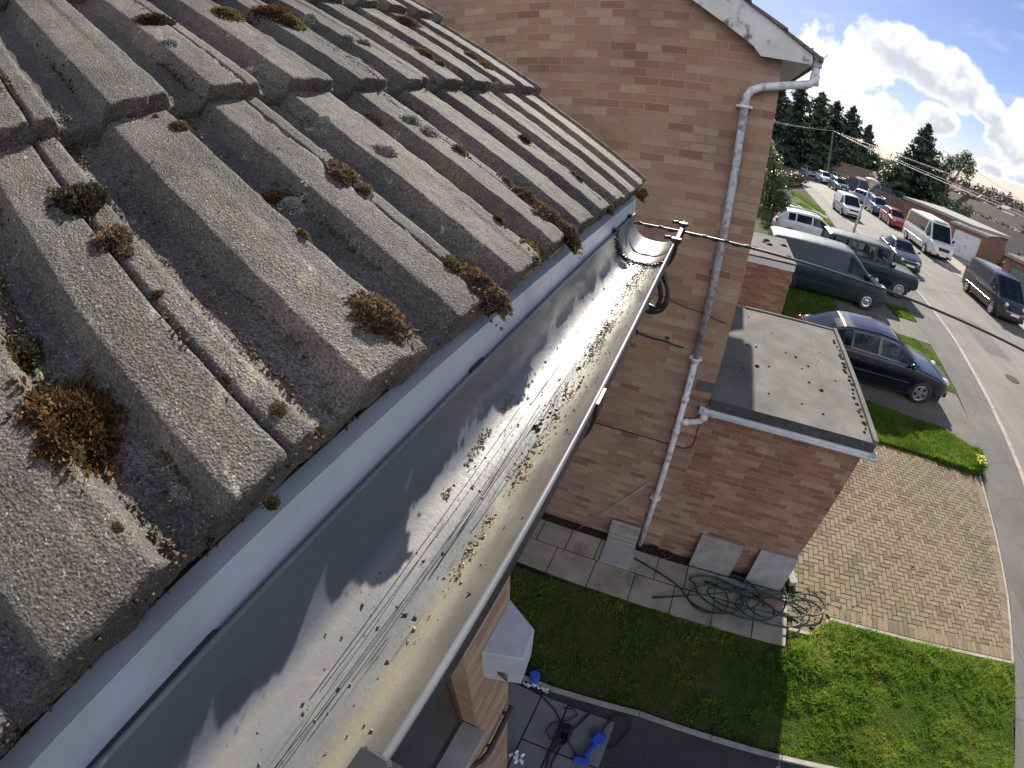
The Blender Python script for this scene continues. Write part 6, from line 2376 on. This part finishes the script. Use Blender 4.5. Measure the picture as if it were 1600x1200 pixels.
def garage(name, label, cat, c, a, wd, dp, hz, wallm, doorm, door, roofm, cap=None):
    """flat-roofed garage; local x along the front, y to the back; door=(x0,x1,z1)"""
    t = thing(name, label, cat, c, a)
    m_ = MB()
    x0, x1, z1 = door
    m_.box(0, 0, -.2, x0, .2, hz)
    m_.box(x1, 0, -.2, wd, .2, hz)
    m_.box(x0, 0, z1, x1, .2, hz)
    m_.box(0, .2, -.2, .2, dp, hz)
    m_.box(wd - .2, .2, -.2, wd, dp, hz)
    m_.box(.2, dp - .2, -.2, wd - .2, dp, hz)
    m_.build('wall', wallm, t)
    m_ = MB()
    n = 6
    for k in range(n):
        za, zb = k * z1 / n, (k + 1) * z1 / n
        m_.box(x0 + .02, .075 + (.012 if k % 2 else 0), za + .006, x1 - .02, .115, zb - .006)
    m_.box(x0 + .02, .10, 0, x1 - .02, .13, z1)
    d_ = m_.build('door', doorm, t)
    m_ = MB()
    m_.obox(((x0 + x1) / 2, .062, .95), (.16, .03, .05), ch=.01)
    m_.build('handle', MT['trim'], d_)
    m_ = MB()
    m_.box(-.14, -.16, hz, wd + .14, dp + .1, hz + .07)
    m_.build('roof', roofm, t)
    m_ = MB()
    m_.box(-.14, -.185, hz - .10, wd + .14, -.162, hz + .085)
    m_.build('fascia', MT['conc'], t)
    return t


garage('garage', 'brick garage with a pale white door behind the minibus', 'garage', (19.45, 39.3, 0), -.74, 3.0, 5.5, 2.35, MT['brick_far'], MT['garage_door'], (.35, 2.65, 1.98), MT['felt'])
garage('garage', 'brick garage with a faded green door at the right edge', 'garage', (18.55, 28.9, 0), -1.05, 6.0, 5.0, 2.45, MT['brick_far'], MT['green_door'], (.5, 2.9, 2.0), MT['felt'])
lw = thing('garage_block', 'long low brick building with flat roof behind minibus and garages', 'building', (18.5, 48, 0), world=True)
m_ = MB()
A, B_ = Vector((18.5, 48.5)), Vector((21.6, 40.0))
t_ = (B_ - A).normalized()
n_ = Vector((-t_.y, t_.x)) * -1
if n_.x < 0:
    n_ = -n_
q_ = [A, B_, B_ + n_ * 5, A + n_ * 5]
m_.prism([tuple(v) for v in q_], -.2, 2.35)
m_.build('wall', MT['brick_far'], lw)
m_ = MB()
q2 = [A - t_ * .2 - n_ * .2, B_ + t_ * .2 - n_ * .2, B_ + n_ * 5.2 + t_ * .2, A + n_ * 5.2 - t_ * .2]
m_.prism([tuple(v) for v in q2], 2.36, 2.62)
m_.build('roof', MT['conc'], lw)


def gable_hut(name, label, cat, c, a, L, W, h, rise, wm, rm):
    t = thing(name, label, cat, c, a)
    m_ = MB()
    m_.loft([[(0, 0, -.2), (0, 0, h), (0, W / 2, h + rise), (0, W, h), (0, W, -.2)], [(L, 0, -.2), (L, 0, h), (L, W / 2, h + rise), (L, W, h), (L, W, -.2)]], caps=True)
    m_.build('wall', wm, t)
    m_ = MB()
    for s_ in (0, 1):
        y0_, y1_ = (-.25, W / 2) if s_ == 0 else (W + .25, W / 2)
        z0_ = h - .25 * rise / (W / 2)
        m_.loft([[(-.2, y0_, z0_ + .03), (-.2, y0_, z0_ + .09), (-.2, y1_, h + rise + .09), (-.2, y1_, h + rise + .03)], [(L + .2, y0_, z0_ + .03), (L + .2, y0_, z0_ + .09), (L + .2, y1_, h + rise + .09), (L + .2, y1_, h + rise + .03)]], caps=True)
    m_.build('roof', rm, t)
    return t


gable_hut('outbuilding', 'low outbuilding with a pale tiled roof beyond the far cars', 'outbuilding', (18.6, 84.5, 0), -.95, 8.6, 4.5, 1.9, 1.25, MT['conc'], MT['tile_brown'])
gable_hut('shed', 'small shed with tan roof in front of the outbuilding', 'shed', (18.7, 77.0, 0), -.9, 3.6, 2.6, 1.35, .55, MT['fence_brown'], MT['tile_brown'])
gable_hut('house', 'brown tiled house roof beyond the white garage door', 'house', (23.6, 45.5, -.9), -.75, 9.5, 6, 2.2, 1.7, MT['brick_far'], MT['tile_dark'])


def board_fence(name, label, a, b_, h, m_, gravel=True):
    t = thing(name, label, 'fence', (a[0], a[1], 0), math.atan2(b_[1] - a[1], b_[0] - a[0]))
    L = math.hypot(b_[0] - a[0], b_[1] - a[1])
    n = max(1, round(L / 1.83))
    mb = MB()
    for k in range(int(L / .14)):
        mb.box(k * .14 + .004, -.012, .15, k * .14 + .134, .012 + (.008 if k % 2 else 0), h + rnd.uniform(-.015, .015))
    mb.box(0, -.03, h - .04, L, .035, h + .02)
    mb.build('panel', m_, t)
    for k in range(n + 1):
        p = MB()
        p.box(k * L / n - .05, -.05, -.2, k * L / n + .05, .05, h + .06)
        p.build('post', MT['conc'] if k % 2 else m_, t)
    return t


board_fence('fence', 'dark blue grey board fence in front of the conifers', (17.9, 69.8), (22.7, 65.3), 2.0, MT['fence_blue'])
board_fence('fence', 'brown fence behind the red and silver cars', (18.7, 62.0), (20.6, 50.5), 1.8, MT['fence_brown'])

# street lamp
sl_ = thing('street_lamp', 'grey street lamp with a wide bowl head on the pavement', 'street lamp', (8.85, 30.2, 0), world=True)
m_ = MB()
LX, LY = 8.85, 30.2
m_.tube([(LX, LY, 0), (LX, LY, 1.3), (LX, LY, 1.34), (LX + .28, LY, 3.55)], [.085, .08, .062, .055], 10)
m_.build('post', MT['galv'], sl_)
m_ = MB()
hx_ = LX + .29
m_.lathe([(.07, 0), (.08, .08), (.16, .20), (.33, .46), (.34, .50)], (hx_, LY, 3.55), (.12, 0, 1), 16)
m_.build('lantern_bowl', MT['lantern'], sl_)
m_ = MB()
m_.lathe([(.50, .50), (.50, .53), (.30, .60), (.10, .66)], (hx_, LY, 3.55), (.12, 0, 1), 18)
m_.build('canopy', MT['lantern'], sl_)
for s_ in (1, -1):
    m_ = MB()
    m_.tube([(hx_ + s_ * .07, LY, 3.6), (hx_ + .05 + s_ * .44, LY, 4.05)], .016, 6)
    m_.build('bracket', MT['galv'], sl_)

# telegraph pole and its lines
PT = Vector((15.43, 75, 7.65))
tp = thing('telegraph_pole', 'tall wooden telegraph pole carrying the wires', 'pole', (15.9, 75, 0), world=True)
m_ = MB()
m_.tube([(15.9, 75, -.2), (15.55, 75, 5.5), (PT.x, PT.y, PT.z + .1)], [.16, .13, .11], 10)
m_.build('post', MT['wood_grey'], tp)
m_ = MB()
m_.box(PT.x - .35, PT.y - .05, PT.z - .08, PT.x + .35, PT.y + .05, PT.z + .02)
m_.build('crossarm', MT['wood_grey'], tp)
WIRES = [((4.9, 60, 6.9), .2, .022, 'wire slanting left from the telegraph pole behind the gable wall', 'wires left of the telegraph pole'),
         ((4.9, 60, 6.7), .15, .018, 'wire slanting left from the telegraph pole behind the gable wall', 'wires left of the telegraph pole'),
         ((24.0, 26, 4.75), .9, .022, 'lowest pale wire from the telegraph pole to the right edge', None),
         ((24.0, 25, 4.95), .8, .013, 'middle thin wire from the telegraph pole to the right edge', None),
         ((26.0, 26, 5.5), .5, .012, 'upper thin wire from the telegraph pole to the right edge', None),
         ((30.0, 40, 5.6), .5, .014, 'wire passing in front of the pointed conifer', None)]
for e, sg, r, lab, grp in WIRES:
    m_ = MB()
    a, b_ = PT, Vector(e)
    m_.tube([a.lerp(b_, k / 24) - Vector((0, 0, sg * 4 * (k / 24) * (1 - k / 24))) for k in range(25)], r, 5)
    tag(centre(m_.build('overhead_wire', MT['wire'], uv=False)), lab, 'wire', grp)
m_ = MB()
a, b_ = Vector((.67, 11.0, 6.35)), Vector((23.5, 37, 5.9))
m_.tube([Vector((5.2, 38, 10.4)).lerp(Vector((26.5, 40, 5.5)), k / 24) - Vector((0, 0, .9 * 4 * (k / 24) * (1 - k / 24))) * .35 for k in range(25)], .012, 5)
tag(centre(m_.build('overhead_wire', MT['wire'], uv=False)), 'single high wire crossing the bright sky', 'wire')


# ------------------------------------------------------------------ trees
def leafmesh(name, C, S, N, mat, parent, seed, elong=1.5, smooth=False):
    """many small leaf faces: centres C, sizes S, preferred facing N"""
    rg_ = np.random.default_rng(seed)
    C = np.asarray(C, float)
    S = np.asarray(S, float)
    n = len(C)
    d = np.asarray(N, float) + rg_.normal(0, .55, (n, 3))
    d /= np.linalg.norm(d, axis=1)[:, None] + 1e-9
    a = np.cross(d, rg_.normal(0, 1, (n, 3)))
    a /= np.linalg.norm(a, axis=1)[:, None] + 1e-9
    b = np.cross(d, a)
    a = a * (S * elong)[:, None]
    b = b * S[:, None]
    v = np.stack([C - a, C - b * .55 - a * .1, C + a, C + b * .55 - a * .1], 1).reshape(-1, 3)
    f = (np.arange(n) * 4)[:, None] + np.array([[0, 1, 2, 3]])
    o = np_mesh(name, v, f, mat, parent)
    return o


def conifer(label, loc, h, r, seed, mat='conifer', base=.06, dens=1.0, power=.85, group=None, lumps=.35, droop=.25):
    rg_ = random.Random(seed)
    t = thing('conifer_tree', label, 'tree', loc, rg_.uniform(0, 6), group)
    m_ = MB()
    m_.tube([(0, 0, -.2), (.1, 0, h * .5), (0, 0, h * .97)], [h * .020, h * .013, h * .003], 8)
    m_.build('trunk', MT['bark'], t, uv=False)
    C, S, N = [], [], []
    nb_ = int(h * 12)
    for i in range(nb_):
        z = h * (base + (1 - base) * (i + rg_.random()) / nb_)
        q = 1 - z / h
        rr = r * q ** power * (1 + lumps * rg_.uniform(-1, 1)) * (1 + .25 * mn.noise(Vector((seed, z * .6, 0))))
        a = rg_.uniform(0, 6.283)
        n = int((14 + 40 * q) * dens)
        for k in range(n):
            u = (k + rg_.random()) / n
            w_ = rr * u
            sp = .10 * rr * (1 - .4 * u) + .12
            p = (w_ * math.cos(a) + rg_.gauss(0, sp), w_ * math.sin(a) + rg_.gauss(0, sp), z + rr * (.22 * u - droop * u * u) + rg_.gauss(0, .16))
            C.append(p)
            S.append(rg_.uniform(.16, .34) * (1 + h * .018))
            N.append((math.cos(a) * .4, math.sin(a) * .4, .8))
    leafmesh('crown', C, S, N, MT[mat], t, seed)
    return t


CON = [('broad dark conifer at the left end of the tall row', (9.0, 94, 0), 14.0, 5.6, 'conifer', .75), ('tall dark conifer second from the left in the row', (12.8, 97, 0), 15.6, 5.4, 'conifer', .6),
       ('dense dark conifer just right of the bare twigs', (16.5, 95, 0), 14.4, 5.2, 'conifer_b', .6), ('dark conifer in the middle of the row above the telegraph pole', (19.6, 96, 0), 13.6, 5.0, 'conifer', .62),
       ('upright dark conifer near the right end of the tall row', (22.6, 95, 0), 13.2, 4.8, 'conifer', .65), ('sloping dark conifer at the right end of the tall row', (25.8, 94, 0), 10.6, 4.6, 'conifer', .8),
       ('wide low evergreen filling the foot of the tall row', (21.5, 88, 0), 7.5, 5.0, 'conifer_b', .5), ('bushy evergreen low beside the pale tiled roof', (25.5, 86, 0), 5.8, 4.8, 'conifer_b', .5)]
for i, (lab, l, h, r, m_, pw_) in enumerate(CON):
    conifer(lab, l, h, r, 40 + i, m_, .03, (.8, 1.0, 1.15, .85, 1.0, .75, 1.1, 1.1)[i], pw_, lumps=.5)
conifer('pointed conifer with ragged branches standing against the clouds', (29.3, 75, 0), 11.9, 5.2, 71, 'conifer', .05, 1.3, .80, lumps=.5, droop=.1)
conifer('low dark evergreen between the lamp head and the pointed conifer', (25.4, 73, 0), 5.6, 3.4, 72, 'conifer_b', .02, 1.1, .5)
conifer('low dark evergreen to the right below the pointed conifer', (31.6, 72, 0), 5.0, 3.2, 73, 'conifer_b', .02, 1.1, .5)


def blob_tree(name, label, loc, trunk, blobs, mat, seed, n_per=260, ls=.16, group=None, cat='tree', limbs=True, mat2=None):
    """trunk: polyline with radii; blobs: (x,y,z,r) leaf clumps, each clump hung on a limb"""
    rg_ = random.Random(seed)
    t = thing(name, label, cat, loc, 0, group)
    m_ = MB()
    if trunk:
        m_.tube([p[:3] for p in trunk], [p[3] for p in trunk], 8)
        if limbs:
            for (x, y, z, r) in blobs:
                k = min(trunk, key=lambda p: abs(p[2] - z * .72))
                m_.tube([k[:3], ((k[0] + x) / 2, (k[1] + y) / 2, (k[2] + z) / 2 + .1), (x, y, z)], [k[3] * .45, k[3] * .25, .02], 6)
        m_.build('trunk', MT['bark'], t, uv=False)
    C, S, N = [], [], []
    for (x, y, z, r) in blobs:
        for _ in range(int(n_per * r * r)):
            d = Vector((rg_.gauss(0, 1), rg_.gauss(0, 1), rg_.gauss(0, 1))).normalized()
            q = r * rg_.random() ** .45 * (1 + .45 * mn.noise(d * 2.2 + Vector((x, y, z))))
            C.append((x + d.x * q, y + d.y * q, z + d.z * q * .8))
            S.append(ls * rg_.uniform(.6, 1.3))
            N.append((d.x, d.y, d.z + .4))
    leafmesh('crown', C, S, N, MT[mat], t, seed)
    return t


blob_tree('pine_tree', 'wind blown pine with an open crown right of the pointed conifer', (31.7, 70, 0), [(0, 0, 0, .22), (.3, 0, 3.2, .19), (.9, 0, 5.2, .15), (1.7, 0, 7.0, .11), (2.4, 0, 8.6, .07)],
          [(-.6, 0, 7.0, 1.1), (.3, .5, 7.8, 1.2), (1.4, 0, 8.6, 1.2), (2.2, 0, 9.3, .9), (2.9, 0, 8.3, 1.1), (3.5, .2, 7.4, .9), (2.6, 0, 7.2, .9), (3.3, 0, 6.3, .6), (1.2, .4, 7.4, 1.0), (.2, 0, 6.4, .7), (2.9, 0, 5.6, .5)], 'pine', 81, 190, .15)
blob_tree('shrub', 'leafy yellow green shrub below the pine tree', (33.2, 66, 0), [(0, 0, 0, .1), (0, 0, 2, .05)], [(0, 0, 1.2, 1.5), (.8, 0, 2.4, 1.2), (-.7, .3, 2.6, 1.0), (1.6, 0, 1.2, 1.2), (-1.5, 0, 1.2, 1.2)], 'shrub', 82, 150, .16, cat='shrub')
blob_tree('shrub', 'dull green shrub against the roof line beside the brick building', (26.5, 58, 0), [(0, 0, 0, .1), (0, 0, 1.6, .05)], [(0, 0, 1.0, 1.3), (1.3, 0, 1.4, 1.2), (-1.2, .3, 1.6, 1.1), (2.4, 0, .9, 1.1)], 'shrub', 83, 150, .15, cat='shrub')
blob_tree('evergreen_shrub', 'tall glossy evergreen shrub against the gable wall corner', (3.9, 36.6, 0), [(0, 0, 0, .12), (.05, 0, 2.2, .08), (-.3, 0, 3.9, .04)],
          [(0, 0, .7, 1.35), (.7, -.2, 1.2, 1.0), (-.4, 0, 1.9, 1.15), (.35, 0, 2.3, .95), (-.6, 0, 3.1, .95), (-.1, .1, 3.6, .75), (-.7, 0, 4.2, .6), (-.85, 0, 4.8, .4), (.9, .1, .5, .9), (-1.3, 0, 1.0, 1.2), (-1.2, 0, 2.4, .9), (1.25, 0, .45, .6)], 'laurel', 84, 520, .085, cat='shrub')
blob_tree('evergreen_shrub', 'pale tipped shrub top above the glossy shrub', (3.6, 36.1, 0), [(0, 0, 0, .06), (-.2, 0, 3.5, .04), (-.4, 0, 4.6, .02)], [(-.45, 0, 4.6, .5), (-.15, 0, 4.1, .45), (.3, 0, 3.4, .45), (.75, 0, 2.7, .35)], 'laurel_pale', 85, 420, .08, cat='shrub')
blob_tree('hedge', 'brown leafless hedge at the end of the evergreen shrub', (7.6, 57, 0), [(0, 0, 0, .1), (0, 0, .8, .05)], [(k * .65, k * 1.3, .8, 1.0) for k in range(-2, 5)], 'hedge', 86, 300, .13, cat='hedge', limbs=False)
blob_tree('hedge', 'dark green hedge behind the far row of cars', (10.5, 100, 0), [(0, 0, 0, .1), (0, 0, 1.2, .05)], [(k * 1.6, -k * .5, 1.3, 1.7) for k in range(-3, 8)], 'conifer_b', 87, 110, .22, cat='hedge', limbs=False)


for i, (x, y, lab) in enumerate([(25.2, 36.5, 'dark bushy shrub behind the pale garage door'), (24.3, 31.5, 'dark bushy shrub behind the green garage door'), (26.5, 50.5, 'dark bushy shrub behind the long flat brick building'), (29.5, 42.0, 'dark bushy shrub behind the dark tiled roof')]):
    blob_tree('shrub', lab, (x, y, -.3), [(0, 0, 0, .1), (0, 0, 1.4, .05)], [(0, 0, .9, 1.2), (1.1, .4, 1.3, 1.1), (-1.1, -.4, 1.2, 1.1), (2.2, .8, .8, 1.0), (-2.0, -.6, .8, 1.0)], 'hedge' if i % 2 else 'shrub', 190 + i, 150, .14, cat='shrub')


def bare_tree(label, loc, h, seed):
    rg_ = random.Random(seed)
    t = thing('bare_tree', label, 'tree', loc)
    m_ = MB()

    def grow(p, d, L, r, lv):
        e = p + d * L
        mid = p.lerp(e, .5) + Vector((rg_.gauss(0, .04), rg_.gauss(0, .04), 0)) * L
        m_.tube([p, mid, e], [r, r * .8, r * .6], 5 if lv > 1 else 7)
        if lv >= 5:
            return
        for k in range(3 if lv < 4 else 2):
            nd = (d + Vector((rg_.gauss(0, .42), rg_.gauss(0, .42), rg_.uniform(0, .3)))).normalized()
            grow(p.lerp(e, rg_.uniform(.6, 1.0)), nd, L * rg_.uniform(.6, .8), r * .58, lv + 1)
    grow(Vector((0, 0, -.1)), Vector((0, 0, 1)), h * .32, h * .018, 0)
    m_.build('trunk', MT['bark'], t, uv=False)
    return t


bare_tree('bare winter tree with fine twigs between the two conifer groups', (28.2, 90, 0), 9.6, 5)
bare_tree('bare twiggy tree rising behind the left dark conifers', (13.6, 104, 0), 16.5, 6)

# far scattered houses and woods on the hillside
rg = random.Random(77)
for i in range(26):
    az = R_(rg.uniform(24, 58))
    d = rg.uniform(170, 330)
    v = (d - 130) / 330
    z = -9.5 + 14.5 * max(0, min(1, v * 1.15)) ** 1.3
    gable_hut('far_house', 'tiny far house with pale walls among trees on the hillside', 'house', (d * math.sin(az), d * math.cos(az), z + .6), rg.uniform(0, 3), rg.uniform(7, 11), 6.5, rg.uniform(2.0, 3.2), 2.0,
              rg.choice([MT['conc'], MT['brick_far'], MT['conc_grey']]), rg.choice([MT['tile_brown'], MT['tile_dark'], MT['tile_far']]))['group'] = 'tiny houses on the hillside'
C, S, N = [], [], []
for i in range(1500):
    az = R_(rg.uniform(20, 62))
    d = rg.uniform(100, 455)
    v = (d - 130) / 330
    z = max(-9.5, -1 - (d - 100) * .28) if v < 0 else -9.5 + 14.5 * max(0, min(1, v * 1.15)) ** 1.3
    r = rg.uniform(1.2, 3.2)
    for _ in range(16):
        C.append((d * math.sin(az) + rg.gauss(0, r * .5), d * math.cos(az) + rg.gauss(0, r * .5), z + r * .7 + rg.gauss(0, r * .45)))
        S.append(r * .42)
        N.append((0, -.3, 1))
for i in range(900):
    az = R_(rg.uniform(23.5, 44))
    d = rg.uniform(58, 150)
    x, y = d * math.sin(az), d * math.cos(az)
    if x < 26 or (x < 34 and 62 < y < 80):
        continue
    r = rg.uniform(.7, 1.7)
    for _ in range(18):
        C.append((x + rg.gauss(0, r * .6), y + rg.gauss(0, r * .6), r * .5 - max(0, d - 90) * .05 + rg.gauss(0, r * .35)))
        S.append(r * .24)
        N.append((0, -.3, 1))
o = leafmesh('hillside_trees', C, S, N, MT['far_wood'], None, 5)
o['kind'] = 'stuff'
tag(o, 'far hedges and trees covering the hillside', 'woodland')
